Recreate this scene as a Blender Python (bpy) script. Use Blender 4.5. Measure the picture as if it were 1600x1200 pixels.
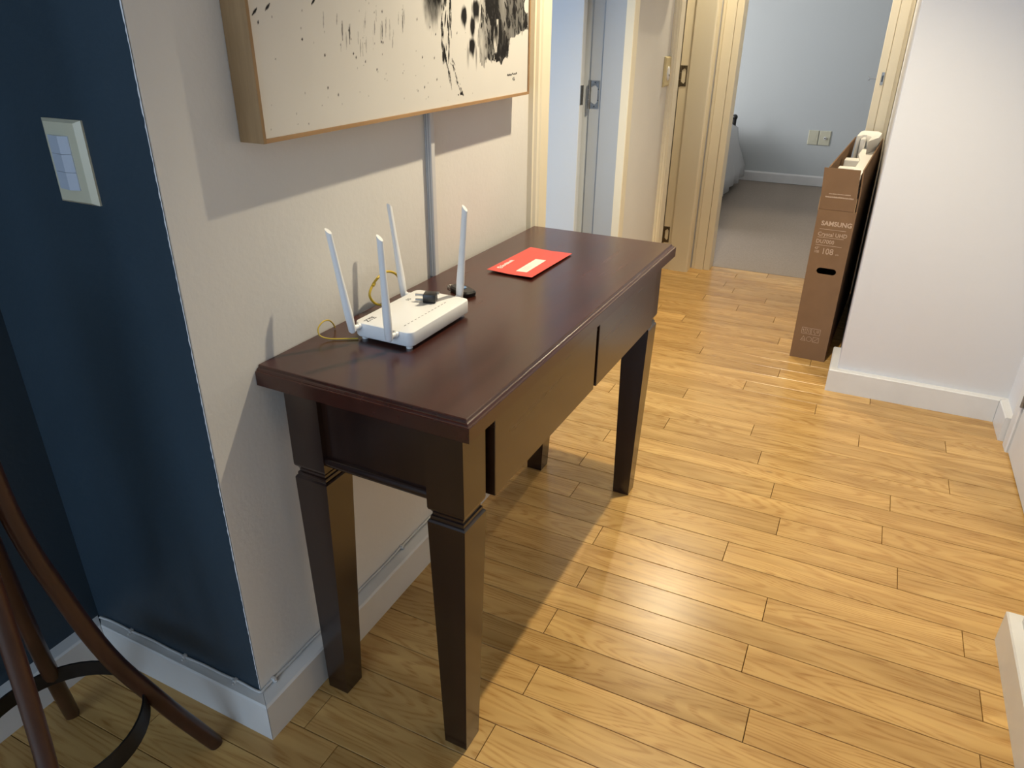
import bpy, bmesh, math, random
import numpy as np
from mathutils import Vector, Matrix

random.seed(7)
scene = bpy.context.scene
for o in list(bpy.data.objects):
    bpy.data.objects.remove(o)
COL = scene.collection

# ------------------------------------------------------------------ camera
YAW, PITCH, ROLL = 0.44391, -0.45848, 0.01112
CAM = Vector((0.92199, -0.86683, 1.3214))
cy_, sy_, cp_, sp_ = math.cos(YAW), math.sin(YAW), math.cos(PITCH), math.sin(PITCH)
fwd = Vector((-sy_ * cp_, cy_ * cp_, sp_))
rgt = Vector((cy_, sy_, 0))
upv = rgt.cross(fwd)
cr_, sr_ = math.cos(ROLL), math.sin(ROLL)
rgt, upv = cr_ * rgt + sr_ * upv, -sr_ * rgt + cr_ * upv
cd = bpy.data.cameras.new('camera')
cam = bpy.data.objects.new('camera', cd)
COL.objects.link(cam)
cd.sensor_width = 36.0
cd.sensor_fit = 'HORIZONTAL'
cd.lens = 36.0 * 1131.03 / 1600.0
cd.clip_start = 0.02
M4 = Matrix.Identity(4)
for i in range(3):
    M4[i][0] = rgt[i]; M4[i][1] = upv[i]; M4[i][2] = -fwd[i]; M4[i][3] = CAM[i]
cam.matrix_world = M4
scene.camera = cam

# ------------------------------------------------------------------ world, lights, exposure
W = bpy.data.worlds.new('world'); scene.world = W
W.use_nodes = True
W.node_tree.nodes['Background'].inputs[0].default_value = (0.62, 0.78, 1.0, 1)
W.node_tree.nodes['Background'].inputs[1].default_value = 0.6
scene.view_settings.view_transform = 'Standard'
scene.view_settings.look = 'None'
scene.view_settings.exposure = 0.0
scene.view_settings.gamma = 1.0
scene.view_settings.use_curve_mapping = False

WARM = (1.0, 0.86, 0.61)
DAY = (0.56, 0.76, 1.0)

def spot(name, loc, power, col, rad=0.03, angle=130, blend=0.7):
    d = bpy.data.lights.new(name, 'SPOT'); d.energy = power; d.color = col
    d.shadow_soft_size = rad; d.spot_size = math.radians(angle); d.spot_blend = blend
    o = bpy.data.objects.new(name, d); o.location = loc; COL.objects.link(o); return o

def area(name, loc, size, power, col, direction):
    d = bpy.data.lights.new(name, 'AREA'); d.shape = 'RECTANGLE'
    d.size, d.size_y = size; d.energy = power; d.color = col
    o = bpy.data.objects.new(name, d); o.location = loc
    o.rotation_euler = Vector(direction).to_track_quat('-Z', 'Z').to_euler(); COL.objects.link(o); return o

spot('downlight_near', (0.655, 1.10, 2.41), 160, WARM, rad=0.022, angle=106, blend=0.65)
spot('downlight_far', (0.22, 3.18, 2.41), 82, WARM, rad=0.03, angle=150, blend=0.9)
area('living_room_window_light', (0.4, -4.1, 1.40), (2.6, 1.6), 62, DAY, (0, 1, 0))
area('bathroom_window_light', (-2.7, 0.9, 1.5), (1.2, 1.2), 44, (0.50, 0.70, 1.0), (1, 0, 0))
area('bedroom_window_light', (-2.6, 5.0, 1.5), (1.4, 1.2), 84, (0.97, 0.97, 1.0), (1, 0.1, -0.1))

# ------------------------------------------------------------------ node helpers
def new_mat(name):
    m = bpy.data.materials.new(name); m.use_nodes = True
    return m, m.node_tree.nodes, m.node_tree.links, m.node_tree.nodes['Principled BSDF']

def plain(name, col, rough=0.6, metal=0.0, spec=0.5, noise=0.0, nscale=20, bump=0.0, bscale=60, coat=0.0):
    m, N, L, b = new_mat(name)
    b.inputs['Base Color'].default_value = (*col, 1)
    b.inputs['Roughness'].default_value = rough
    b.inputs['Metallic'].default_value = metal
    b.inputs['Specular IOR Level'].default_value = spec
    b.inputs['Coat Weight'].default_value = coat
    b.inputs['Coat Roughness'].default_value = 0.15
    tc = N.new('ShaderNodeTexCoord')
    if noise > 0:
        n = N.new('ShaderNodeTexNoise'); n.inputs['Scale'].default_value = nscale; n.inputs['Detail'].default_value = 4
        L.new(tc.outputs['Object'], n.inputs['Vector'])
        r = N.new('ShaderNodeValToRGB')
        r.color_ramp.elements[0].position = 0.3; r.color_ramp.elements[1].position = 0.75
        r.color_ramp.elements[0].color = (*[c * (1 - noise) for c in col], 1)
        r.color_ramp.elements[1].color = (*[min(1, c * (1 + noise * 0.4)) for c in col], 1)
        L.new(n.outputs['Fac'], r.inputs['Fac']); L.new(r.outputs['Color'], b.inputs['Base Color'])
    if bump > 0:
        n2 = N.new('ShaderNodeTexNoise'); n2.inputs['Scale'].default_value = bscale; n2.inputs['Detail'].default_value = 5
        L.new(tc.outputs['Object'], n2.inputs['Vector'])
        bp = N.new('ShaderNodeBump'); bp.inputs['Strength'].default_value = bump; bp.inputs['Distance'].default_value = 0.002
        L.new(n2.outputs['Fac'], bp.inputs['Height']); L.new(bp.outputs['Normal'], b.inputs['Normal'])
    return m

def oak_mat():
    m, N, L, b = new_mat('oak_plank')
    tc = N.new('ShaderNodeTexCoord'); oi = N.new('ShaderNodeObjectInfo')
    off = N.new('ShaderNodeVectorMath'); off.operation = 'MULTIPLY_ADD'
    comb = N.new('ShaderNodeCombineXYZ')
    for i in range(3): L.new(oi.outputs['Random'], comb.inputs[i])
    off.inputs[1].default_value = (37.0, 61.0, 17.0)
    L.new(comb.outputs[0], off.inputs[0]); L.new(tc.outputs['Object'], off.inputs[2])
    def mapped(sc):
        mp = N.new('ShaderNodeMapping'); mp.inputs['Scale'].default_value = sc
        L.new(off.outputs[0], mp.inputs['Vector']); return mp
    # cathedral rings: contour lines of a stretched noise
    n1 = N.new('ShaderNodeTexNoise'); n1.inputs['Scale'].default_value = 1.0; n1.inputs['Detail'].default_value = 1.5
    n1.inputs['Roughness'].default_value = 0.45
    L.new(mapped((1.3, 10.0, 1.0)).outputs[0], n1.inputs['Vector'])
    mu = N.new('ShaderNodeMath'); mu.operation = 'MULTIPLY'; mu.inputs[1].default_value = 150.0
    L.new(n1.outputs['Fac'], mu.inputs[0])
    si = N.new('ShaderNodeMath'); si.operation = 'SINE'; L.new(mu.outputs[0], si.inputs[0])
    ma = N.new('ShaderNodeMapRange'); ma.inputs[1].default_value = -0.2; ma.inputs[2].default_value = 1.0
    ma.inputs[3].default_value = 0.0; ma.inputs[4].default_value = 1.0
    L.new(si.outputs[0], ma.inputs[0])
    # breakup of the rings
    n3 = N.new('ShaderNodeTexNoise'); n3.inputs['Scale'].default_value = 1.0; n3.inputs['Detail'].default_value = 3
    L.new(mapped((14, 260, 1)).outputs[0], n3.inputs['Vector'])
    mr3 = N.new('ShaderNodeMapRange'); mr3.inputs[1].default_value = 0.32; mr3.inputs[2].default_value = 0.68
    L.new(n3.outputs['Fac'], mr3.inputs[0])
    mul = N.new('ShaderNodeMath'); mul.operation = 'MULTIPLY'
    L.new(ma.outputs[0], mul.inputs[0]); L.new(mr3.outputs[0], mul.inputs[1])
    # base tone by plank and broad streaks
    n2 = N.new('ShaderNodeTexNoise'); n2.inputs['Scale'].default_value = 1.0; n2.inputs['Detail'].default_value = 3
    L.new(mapped((2.2, 22, 1)).outputs[0], n2.inputs['Vector'])
    base = N.new('ShaderNodeValToRGB')
    e = base.color_ramp.elements
    e[0].position = 0.33; e[0].color = (0.48, 0.278, 0.088, 1)
    e[1].position = 0.68; e[1].color = (0.68, 0.425, 0.152, 1)
    L.new(n2.outputs['Fac'], base.inputs['Fac'])
    tone = N.new('ShaderNodeHueSaturation')
    mr = N.new('ShaderNodeMapRange'); mr.inputs[3].default_value = 0.84; mr.inputs[4].default_value = 1.07
    L.new(oi.outputs['Random'], mr.inputs[0]); L.new(mr.outputs[0], tone.inputs['Value'])
    L.new(base.outputs['Color'], tone.inputs['Color'])
    mix = N.new('ShaderNodeMix'); mix.data_type = 'RGBA'; mix.blend_type = 'MULTIPLY'
    fac = N.new('ShaderNodeMath'); fac.operation = 'MULTIPLY'; fac.inputs[1].default_value = 0.72
    L.new(mul.outputs[0], fac.inputs[0]); L.new(fac.outputs[0], mix.inputs['Factor'])
    L.new(tone.outputs['Color'], mix.inputs[6]); mix.inputs[7].default_value = (0.60, 0.44, 0.27, 1)
    # rare dark pin knots
    v = N.new('ShaderNodeTexVoronoi'); v.inputs['Scale'].default_value = 1.0
    L.new(mapped((3.0, 7.0, 1)).outputs[0], v.inputs['Vector'])
    kn = N.new('ShaderNodeMapRange'); kn.inputs[1].default_value = 0.02; kn.inputs[2].default_value = 0.05
    kn.inputs[3].default_value = 0.55; kn.inputs[4].default_value = 0.0
    L.new(v.outputs['Distance'], kn.inputs[0])
    mix2 = N.new('ShaderNodeMix'); mix2.data_type = 'RGBA'
    L.new(kn.outputs[0], mix2.inputs['Factor']); L.new(mix.outputs[2], mix2.inputs[6])
    mix2.inputs[7].default_value = (0.20, 0.10, 0.04, 1)
    L.new(mix2.outputs[2], b.inputs['Base Color'])
    b.inputs['Roughness'].default_value = 0.26
    b.inputs['Specular IOR Level'].default_value = 0.5
    bp = N.new('ShaderNodeBump'); bp.inputs['Strength'].default_value = 0.10; bp.inputs['Distance'].default_value = 0.001
    L.new(n3.outputs['Fac'], bp.inputs['Height']); L.new(bp.outputs['Normal'], b.inputs['Normal'])
    return m

def dark_wood(name, c0, c1, rough=0.28, stretch=(30, 2, 30), spec=0.5, coat=0.45):
    m, N, L, b = new_mat(name)
    tc = N.new('ShaderNodeTexCoord'); mp = N.new('ShaderNodeMapping'); mp.inputs['Scale'].default_value = stretch
    L.new(tc.outputs['Object'], mp.inputs['Vector'])
    n = N.new('ShaderNodeTexNoise'); n.inputs['Scale'].default_value = 1.3; n.inputs['Detail'].default_value = 6
    n.inputs['Roughness'].default_value = 0.62; L.new(mp.outputs[0], n.inputs['Vector'])
    nb = N.new('ShaderNodeTexNoise'); nb.inputs['Scale'].default_value = 5; nb.inputs['Detail'].default_value = 2
    L.new(tc.outputs['Object'], nb.inputs['Vector'])
    ad = N.new('ShaderNodeMath'); ad.operation = 'MULTIPLY_ADD'; ad.inputs[1].default_value = 0.6
    su = N.new('ShaderNodeMath'); su.operation = 'MULTIPLY'; su.inputs[1].default_value = 0.4
    L.new(nb.outputs['Fac'], su.inputs[0]); L.new(n.outputs['Fac'], ad.inputs[0]); L.new(su.outputs[0], ad.inputs[2])
    r = N.new('ShaderNodeValToRGB')
    r.color_ramp.elements[0].position = 0.36; r.color_ramp.elements[0].color = (*c0, 1)
    r.color_ramp.elements[1].position = 0.64; r.color_ramp.elements[1].color = (*c1, 1)
    L.new(ad.outputs[0], r.inputs['Fac']); L.new(r.outputs['Color'], b.inputs['Base Color'])
    rr = N.new('ShaderNodeMapRange'); rr.inputs[3].default_value = rough * 0.8; rr.inputs[4].default_value = rough * 1.25
    L.new(n.outputs['Fac'], rr.inputs[0]); L.new(rr.outputs[0], b.inputs['Roughness'])
    b.inputs['Specular IOR Level'].default_value = spec
    b.inputs['Coat Weight'].default_value = coat; b.inputs['Coat Roughness'].default_value = 0.22
    bp = N.new('ShaderNodeBump'); bp.inputs['Strength'].default_value = 0.05; bp.inputs['Distance'].default_value = 0.001
    L.new(n.outputs['Fac'], bp.inputs['Height']); L.new(bp.outputs['Normal'], b.inputs['Normal'])
    return m

MAT = dict(
    oak=oak_mat(),
    gap=plain('joint_dark', (0.035, 0.016, 0.007), 0.9),
    cream=plain('cream_wall_paint', (0.73, 0.71, 0.67), 0.62, noise=0.05, nscale=3, bump=0.25, bscale=90, spec=0.3),
    cool=plain('white_wall_paint', (0.72, 0.71, 0.71), 0.6, bump=0.18, bscale=80, spec=0.3),
    blue=plain('navy_wall_paint', (0.030, 0.050, 0.070), 0.50, noise=0.10, nscale=4, bump=0.25, bscale=90, spec=0.35),
    bath=plain('bluish_room_paint', (0.66, 0.70, 0.74), 0.6),
    bedroom=plain('pale_grey_room_paint', (0.53, 0.56, 0.56), 0.6, bump=0.1),
    gloss=plain('white_gloss_trim', (0.72, 0.71, 0.69), 0.35, noise=0.06, nscale=9, bump=0.12, bscale=40),
    casing=plain('ivory_gloss_trim', (0.82, 0.74, 0.56), 0.33, bump=0.08, bscale=30),
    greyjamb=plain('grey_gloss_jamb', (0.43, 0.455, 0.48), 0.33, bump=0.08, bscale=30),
    doorw=plain('white_door_paint', (0.70, 0.70, 0.69), 0.4, noise=0.06, nscale=6, bump=0.1, bscale=30),
    ceil=plain('ceiling_paint', (0.78, 0.77, 0.75), 0.8),
    carpet=plain('grey_carpet', (0.34, 0.285, 0.235), 0.95, noise=0.25, nscale=260, bump=0.8, bscale=400, spec=0.1),
    mahog=dark_wood('mahogany_top', (0.032, 0.0085, 0.0055), (0.056, 0.0140, 0.0080), 0.25, (26, 1.6, 26), coat=0.3),
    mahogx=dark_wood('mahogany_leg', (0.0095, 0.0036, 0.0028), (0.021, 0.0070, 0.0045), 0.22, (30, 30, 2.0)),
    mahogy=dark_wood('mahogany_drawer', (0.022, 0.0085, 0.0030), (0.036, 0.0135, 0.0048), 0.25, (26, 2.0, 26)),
    stool=dark_wood('brown_beech', (0.030, 0.010, 0.006), (0.066, 0.023, 0.012), 0.36, (30, 30, 3), coat=0.15),
    iron=plain('black_iron', (0.012, 0.012, 0.013), 0.45, metal=0.3, noise=0.3, nscale=60),
    plastic=plain('white_plastic', (0.80, 0.81, 0.82), 0.30, spec=0.5),
    printg=plain('grey_print', (0.10, 0.10, 0.11), 0.5),
    black=plain('black_plastic', (0.010, 0.010, 0.011), 0.32),
    pin=plain('pin_metal', (0.42, 0.40, 0.37), 0.35, metal=0.9),
    steel=plain('brushed_steel', (0.32, 0.31, 0.29), 0.35, metal=0.9, noise=0.3, nscale=80),
    bronze=plain('aged_hinge_metal', (0.16, 0.125, 0.08), 0.4, metal=0.8, noise=0.3, nscale=90),
    yellow=plain('yellow_cable', (0.52, 0.36, 0.035), 0.45),
    whitecab=plain('painted_cable', (0.60, 0.60, 0.59), 0.5, bump=0.3, bscale=120),
    ivoryp=plain('ivory_plastic', (0.60, 0.58, 0.44), 0.35),
    greyp=plain('pale_grey_plastic', (0.50, 0.56, 0.66), 0.3),
    yplate=plain('yellowed_plastic', (0.62, 0.52, 0.28), 0.4),
    duct=plain('grey_duct_plastic', (0.60, 0.60, 0.60), 0.4),
    ductd=plain('duct_groove', (0.30, 0.31, 0.32), 0.5),
    red=plain('red_card', (0.62, 0.070, 0.055), 0.5, noise=0.04, nscale=20),
    white=plain('white_print', (0.82, 0.80, 0.77), 0.6),
    paper=plain('window_paper', (0.78, 0.74, 0.68), 0.35),
    card=plain('brown_cardboard', (0.225, 0.132, 0.072), 0.85, noise=0.08, nscale=14, bump=0.15, bscale=150, spec=0.2),
    cardp=plain('pale_print', (0.52, 0.38, 0.28), 0.8),
    cardin=plain('cardboard_edge', (0.42, 0.26, 0.13), 0.85, noise=0.1, nscale=30),
    foam=plain('styrofoam', (0.86, 0.84, 0.80), 0.8, bump=0.5, bscale=200),
    frame=dark_wood('picture_frame_oak', (0.20, 0.115, 0.045), (0.36, 0.225, 0.105), 0.55, (30, 30, 2.2), coat=0.0),
    framel=dark_wood('picture_frame_lip', (0.30, 0.17, 0.07), (0.42, 0.25, 0.11), 0.5, (30, 2.2, 30), coat=0.0),
    quilt=plain('white_quilt', (0.60, 0.60, 0.60), 0.9, bump=0.6, bscale=30),
    mattress=plain('beige_mattress', (0.34, 0.29, 0.24), 0.9),
    glassb=plain('blue_emblem', (0.10, 0.22, 0.42), 0.15),
)

# ------------------------------------------------------------------ mesh helpers
def add_box(bm, x0, x1, y0, y1, z0, z1, bev=0.0, seg=1):
    r = bmesh.ops.create_cube(bm, size=1.0)
    vs = r['verts']
    for v in vs:
        v.co = Vector(((x0 + x1) / 2 + v.co.x * (x1 - x0), (y0 + y1) / 2 + v.co.y * (y1 - y0), (z0 + z1) / 2 + v.co.z * (z1 - z0)))
    if bev > 0:
        es = list({e for v in vs for e in v.link_edges})
        bmesh.ops.bevel(bm, geom=es, offset=bev, segments=seg, profile=0.5, affect='EDGES')

def add_prism(bm, pts, axis, a, b):
    """extrude a closed 2-D outline; axis 'x': pts=(y,z), 'y': pts=(x,z), 'z': pts=(x,y)"""
    def P(p, t):
        return {'x': (t, p[0], p[1]), 'y': (p[0], t, p[1]), 'z': (p[0], p[1], t)}[axis]
    v0 = [bm.verts.new(P(p, a)) for p in pts]; v1 = [bm.verts.new(P(p, b)) for p in pts]
    n = len(pts)
    fs = [bm.faces.new(v0), bm.faces.new(v1[::-1])]
    for i in range(n):
        fs.append(bm.faces.new((v0[i], v0[(i + 1) % n], v1[(i + 1) % n], v1[i])))
    bmesh.ops.recalc_face_normals(bm, faces=fs)

def loft(bm, rings, cap=True):
    vr = [[bm.verts.new(p) for p in r] for r in rings]
    n = len(vr[0]); fs = []
    for a, b in zip(vr, vr[1:]):
        for i in range(n):
            fs.append(bm.faces.new((a[i], a[(i + 1) % n], b[(i + 1) % n], b[i])))
    if cap:
        fs.append(bm.faces.new(vr[0][::-1])); fs.append(bm.faces.new(vr[-1]))
    bmesh.ops.recalc_face_normals(bm, faces=fs)

def sq(cx, cy, hx, hy, z):
    return [(cx - hx, cy - hy, z), (cx + hx, cy - hy, z), (cx + hx, cy + hy, z), (cx - hx, cy + hy, z)]

def smooth_path(pts, k=6):
    P = [Vector(p) for p in pts]; out = []
    for i in range(len(P) - 1):
        p0 = P[max(i - 1, 0)]; p1 = P[i]; p2 = P[i + 1]; p3 = P[min(i + 2, len(P) - 1)]
        for j in range(k):
            t = j / k
            out.append(0.5 * ((2 * p1) + (p2 - p0) * t + (2 * p0 - 5 * p1 + 4 * p2 - p3) * t * t + (3 * p1 - p0 - 3 * p2 + p3) * t ** 3))
    out.append(P[-1]); return out

def add_tube(bm, path, r, n=10, sy=1.0):
    path = [Vector(p) for p in path]; rings = []
    rad = r if isinstance(r, (list, tuple)) else [r] * len(path)
    ref = None
    for i, p in enumerate(path):
        t = (path[min(i + 1, len(path) - 1)] - path[max(i - 1, 0)]).normalized()
        if ref is None:
            ref = t.orthogonal().normalized()
        ref = (ref - t * ref.dot(t)).normalized(); bi = t.cross(ref)
        rings.append([p + rad[i] * (math.cos(2 * math.pi * k / n) * ref + sy * math.sin(2 * math.pi * k / n) * bi) for k in range(n)])
    loft(bm, rings)

def add_cyl(bm, p0, p1, r, n=16, r2=None):
    add_tube(bm, [p0, p1], [r, r2 if r2 is not None else r], n)

def obj(name, bm, mat, parent=None, smooth=False, origin='base'):
    me = bpy.data.meshes.new(name)
    bm.normal_update(); bm.to_mesh(me); bm.free()
    me.materials.append(mat)
    o = bpy.data.objects.new(name, me); COL.objects.link(o)
    if origin == 'base' and len(me.vertices):
        co = np.empty(len(me.vertices) * 3, 'f'); me.vertices.foreach_get('co', co); co = co.reshape(-1, 3)
        lo, hi = co.min(0), co.max(0)
        c = np.array([(lo[0] + hi[0]) / 2, (lo[1] + hi[1]) / 2, lo[2]])
        co -= c; me.vertices.foreach_set('co', co.astype('f').ravel()); me.update()
        o.location = [float(t) for t in c]
    if smooth:
        me.shade_smooth()
        if smooth != 'all':
            me.set_sharp_from_angle(angle=math.radians(40))
    if parent:
        o.parent = parent
        if parent.type != 'EMPTY' or True:
            o.matrix_parent_inverse = Matrix.Identity(4)
            o.location = Vector(o.location) - PO.get(parent.name, Vector((0, 0, 0)))
    PO[o.name] = (Vector(o.location) + (PO.get(parent.name, Vector()) if parent else Vector()))
    return o

PO = {}   # absolute base (unrotated) of every object, used to place its children

def thing(name, label, cat, base, group=None, rotz=0.0, loc=None):
    """geometry of the parts is given in build coordinates; base is the point of the build space the Empty stands on"""
    o = bpy.data.objects.new(name, None); COL.objects.link(o)
    o.empty_display_size = 0.05
    o.location = loc if loc is not None else base
    o.rotation_euler = (0, 0, rotz)
    o['label'] = label; o['category'] = cat
    if group: o['group'] = group
    PO[o.name] = Vector(base)
    return o

def tag(o, label, cat, group=None):
    o['label'] = label; o['category'] = cat
    if group: o['group'] = group
    return o

def struct(name, bm, mat, parent=None, smooth=False, label=None):
    o = obj(name, bm, mat, parent, smooth)
    if parent is None: o['kind'] = 'structure'
    if label: o['label'] = label
    return o

def BM(): return bmesh.new()

def text_mesh(s, size, mat, name, parent, mtx, extrude=0.0002, sx=1.0, bold=0.0, align='LEFT'):
    """flat lettering as thin geometry; mtx maps text x,y to the surface (build space)"""
    cu = bpy.data.curves.new(name, 'FONT'); cu.body = s; cu.size = size; cu.extrude = extrude; cu.offset = bold
    cu.align_x = align; cu.resolution_u = 3
    tmp = bpy.data.objects.new('tmp', cu); COL.objects.link(tmp)
    dg = bpy.context.evaluated_depsgraph_get(); dg.update()
    me = bpy.data.meshes.new_from_object(tmp.evaluated_get(dg))
    bpy.data.objects.remove(tmp); bpy.data.curves.remove(cu)
    me.transform(Matrix.Diagonal((sx, 1, 1, 1))); me.transform(mtx)
    bm = BM(); bm.from_mesh(me); bpy.data.meshes.remove(me)
    return obj(name, bm, mat, parent)

# ================================================================== SETTING
H = 2.45
WX = 0.014        # hall side of the left wall
WL = -0.11        # room side of the left wall
# ---- floor with one object per plank
bm = BM(); add_box(bm, -2.6, 3.0, -4.2, 3.62, -0.12, -0.0125)
floor = struct('floor', bm, MAT['gap'])
PW, P0 = 0.09296, 0.07306
rows = {-1: .446, 1: .465, 2: .923, 3: .434, 4: .889, 5: .448, 6: .907, 7: .425, 8: .772, 9: .281, 10: .891, 11: .24, 12: .849,
        13: .26, 14: .781, 15: .431, 16: .727, 17: 1.084, 18: .434, 19: .922, 20: .637, 21: .18, 22: .749, 23: .396, 24: .86, 25: .342,
        26: .70, 27: .224, 28: 1.00, 29: .641, 30: .442, 31: .246, 32: .559, 33: .369, 0: .90, -2: 1.02, -3: .179, -4: .72, -5: .31}
npl = 0
XR = 1.62
for k in range(-14, 38):
    y0, y1 = P0 + k * PW, P0 + (k + 1) * PW
    if y0 > 3.6: break
    j = rows.get(k, random.uniform(0.1, 1.0)); L_ = 0.93
    xs = sorted([j + i * L_ + (0 if i == 0 else 0.0) for i in range(-4, 4)])
    xl, xr = (-0.475 if y0 < -0.14 else (0.0 if y0 < 1.1 else -0.114)), XR
    if y0 > 2.2: xr = 1.0
    ye = min(y1, 3.618)
    cuts = [xl] + [x for x in xs if xl + 0.02 < x < xr - 0.02] + [xr]
    for a, b in zip(cuts, cuts[1:]):
        bm = BM(); g = 0.0008
        dz = random.uniform(-0.0002, 0.0002)
        z1 = 0.0 + dz
        x0_, x1_, ya, yb = a + g, b - g, y0 + g, ye - g
        c = 0.0007
        loft(bm, [[(x0_, ya, -0.012), (x1_, ya, -0.012), (x1_, yb, -0.012), (x0_, yb, -0.012)],
                  [(x0_, ya, z1 - c), (x1_, ya, z1 - c), (x1_, yb, z1 - c), (x0_, yb, z1 - c)],
                  [(x0_ + c, ya + c, z1), (x1_ - c, ya + c, z1), (x1_ - c, yb - c, z1), (x0_ + c, yb - c, z1)]])
        obj('plank', bm, MAT['oak'], floor); npl += 1
# floor behind the camera and in the side rooms, out of view
bm = BM(); add_box(bm, -2.6, 3.0, -4.2, P0 - 14 * PW - 0.001, -0.0125, 0.0); add_box(bm, -2.6, WL - 0.005, 0.01, 3.6, -0.0125, 0.0)
obj('plain_boards', bm, MAT['oak'], floor)
bm = BM(); add_box(bm, -2.7, 2.6, 3.62, 6.7, -0.12, -0.003)
struct('floor_carpet', bm, MAT['carpet'], label='grey carpet of the bedroom beyond the doorway')
bm = BM(); add_box(bm, -3.0, 3.2, -4.4, 6.9, H, H + 0.1)
struct('ceiling', bm, MAT['ceil'])

# ---- left wall of the hall with two doorways, rounded near corner
bm = BM()
r = 0.003; cor = [(WX - r + r * math.sin(a), -0.1372 + r - r * math.cos(a)) for a in np.linspace(0, math.pi / 2, 6)]
add_prism(bm, [(-0.05, -0.1372 + r)] + [(WX - r, -0.1372)] + cor[1:] + [(WX, 1.19), (-0.05, 1.19)], 'z', -0.01, H)
add_box(bm, WL, -0.05, -0.02, 1.19, -0.01, H)
add_box(bm, WL, WX, 2.0, 2.74, -0.01, H)
add_box(bm, WL, WX, 3.43, 3.62, -0.01, H)
add_box(bm, WL, WX, 1.19, 2.0, 2.08, H); add_box(bm, WL, WX, 2.74, 3.43, 2.08, H)
struct('wall_left', bm, MAT['cream'], smooth=True)
# navy return wall and navy side wall
bm = BM(); add_box(bm, -0.475, WX - 0.0012, -0.1380, -0.02, -0.01, H)
struct('wall_navy_return', bm, MAT['blue'], label='navy blue wall with the triple light switch')
bm = BM(); add_box(bm, -0.60, -0.476, -1.35, -0.02, -0.01, H)
struct('wall_navy_side', bm, MAT['blue'], label='dark navy wall behind the stool')
# rough white edge of the paint line along the corner
bm = BM(); rnd = random.Random(3)
zz = 0.10; pts = []
while zz < 1.6:
    pts.append((zz, 0.0006 + rnd.random() * 0.0020)); zz += 0.006
for (za, wa), (zb, wb) in zip(pts, pts[1:]):
    v = [bm.verts.new(p) for p in ((WX - 0.0008 - wa, -0.1384, za), (WX - 0.0001, -0.1384, za), (WX - 0.0001, -0.1384, zb), (WX - 0.0008 - wb, -0.1384, zb))]
    bm.faces.new(v)
o = struct('trim_paint_edge', bm, MAT['cool'], label='ragged white paint line on the corner of the navy wall')

# ---- end wall with the bedroom doorway
bm = BM()
add_box(bm, WX, 0.160, 3.515, 3.62, -0.01, H); add_box(bm, 0.868, 1.0, 3.515, 3.62, -0.01, H)
add_box(bm, 0.165, 0.863, 3.515, 3.62, 2.08, H)
struct('wall_back', bm, MAT['cool'])
# ---- white projecting wall block on the right of the hall
bm = BM(); add_box(bm, 0.968, 2.0, 2.108, 3.62, -0.01, H, 0.006, 2)
struct('wall_right', bm, MAT['cool'], smooth=True)
bm = BM(); add_box(bm, 1.562, 2.0, 1.915, 2.108, -0.01, H); add_box(bm, 1.562, 2.0, 0.78, 0.95, -0.01, H)
add_box(bm, 1.562, 2.0, 0.95, 1.915, 2.08, H)
struct('wall_right_recess', bm, MAT['cool'])
bm = BM(); add_box(bm, 1.452, 2.0, -4.2, 0.79, -0.01, H)
struct('wall_right_near', bm, MAT['cool'])
# ---- far shell of the living room, side rooms and bedroom
bm = BM(); add_box(bm, -2.6, -0.9, -4.35, -4.2, 0, H); add_box(bm, 1.7, 3.0, -4.35, -4.2, 0, H)
add_box(bm, -0.9, 1.7, -4.35, -4.2, 0, 0.6); add_box(bm, -0.9, 1.7, -4.35, -4.2, 2.3, H)
struct('wall_front', bm, MAT['cool'])
bm = BM(); add_box(bm, -2.75, -2.6, -4.35, -1.35, 0, H); add_box(bm, -2.6, -0.476, -1.35, -1.25, 0, H)
struct('wall_living_side', bm, MAT['cool'])
bm = BM()
add_box(bm, -2.9, -2.8, -0.1, 2.7, 0, H); add_box(bm, -2.8, -0.115, -0.02, 0.02, 0, H); add_box(bm, -2.8, WL - 0.001, 2.003, 2.66, 0, H)  # last box: unseen wall brought up behind the open door to darken its gap
struct('wall_bath', bm, MAT['bath'])
bm = BM(); add_box(bm, -2.9, -2.8, 2.7, 3.6, 0, H); add_box(bm, -2.8, WL, 3.50, 3.60, 0, H)
struct('wall_side_room', bm, MAT['cream'])
bm = BM()
add_box(bm, -2.8, 2.6, 6.66, 6.8, -0.01, H); add_box(bm, -2.8, -2.7, 3.62, 6.66, 0, H); add_box(bm, 2.5, 2.6, 3.62, 6.66, 0, H)
add_box(bm, -2.8, WL - 0.005, 3.605, 3.66, 0, H); add_box(bm, 2.0, 2.6, 3.60, 3.66, 0, H)
struct('wall_bedroom', bm, MAT['bedroom'])

# ---- baseboards
def bb_profile(d, h):   # outline (offset from wall, z)
    return [(0, 0), (d, 0), (d, h - 0.006), (d - 0.005, h), (0, h)]
bm = BM()   # mitred L-shaped board round the near corner
d, h = 0.036, 0.094
def bb_run(bm, line, h):
    """line: inner and outer plan polyline, same count"""
    inn, out = line
    rings = []
    for (ix, iy), (ox, oy) in zip(inn, out):
        t = 0.12
        mx, my = ox + (ix - ox) * t, oy + (iy - oy) * t
        rings.append([(ix, iy, 0), (ox, oy, 0), (ox, oy, h - 0.004), (mx, my, h), (ix, iy, h)])
    loft(bm, rings)
bb_run(bm, ([(WX, 1.125), (WX, -0.134), ], [(0.052, 1.125), (0.052, -0.163)]), h)
struct('baseboard_left', bm, MAT['gloss'])
bm = BM(); bb_run(bm, ([(WX, -0.1345), (-0.475, -0.1345)], [(0.0515, -0.1635), (-0.440, -0.1585)]), h)
struct('baseboard_navy_return', bm, MAT['gloss'])
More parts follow.
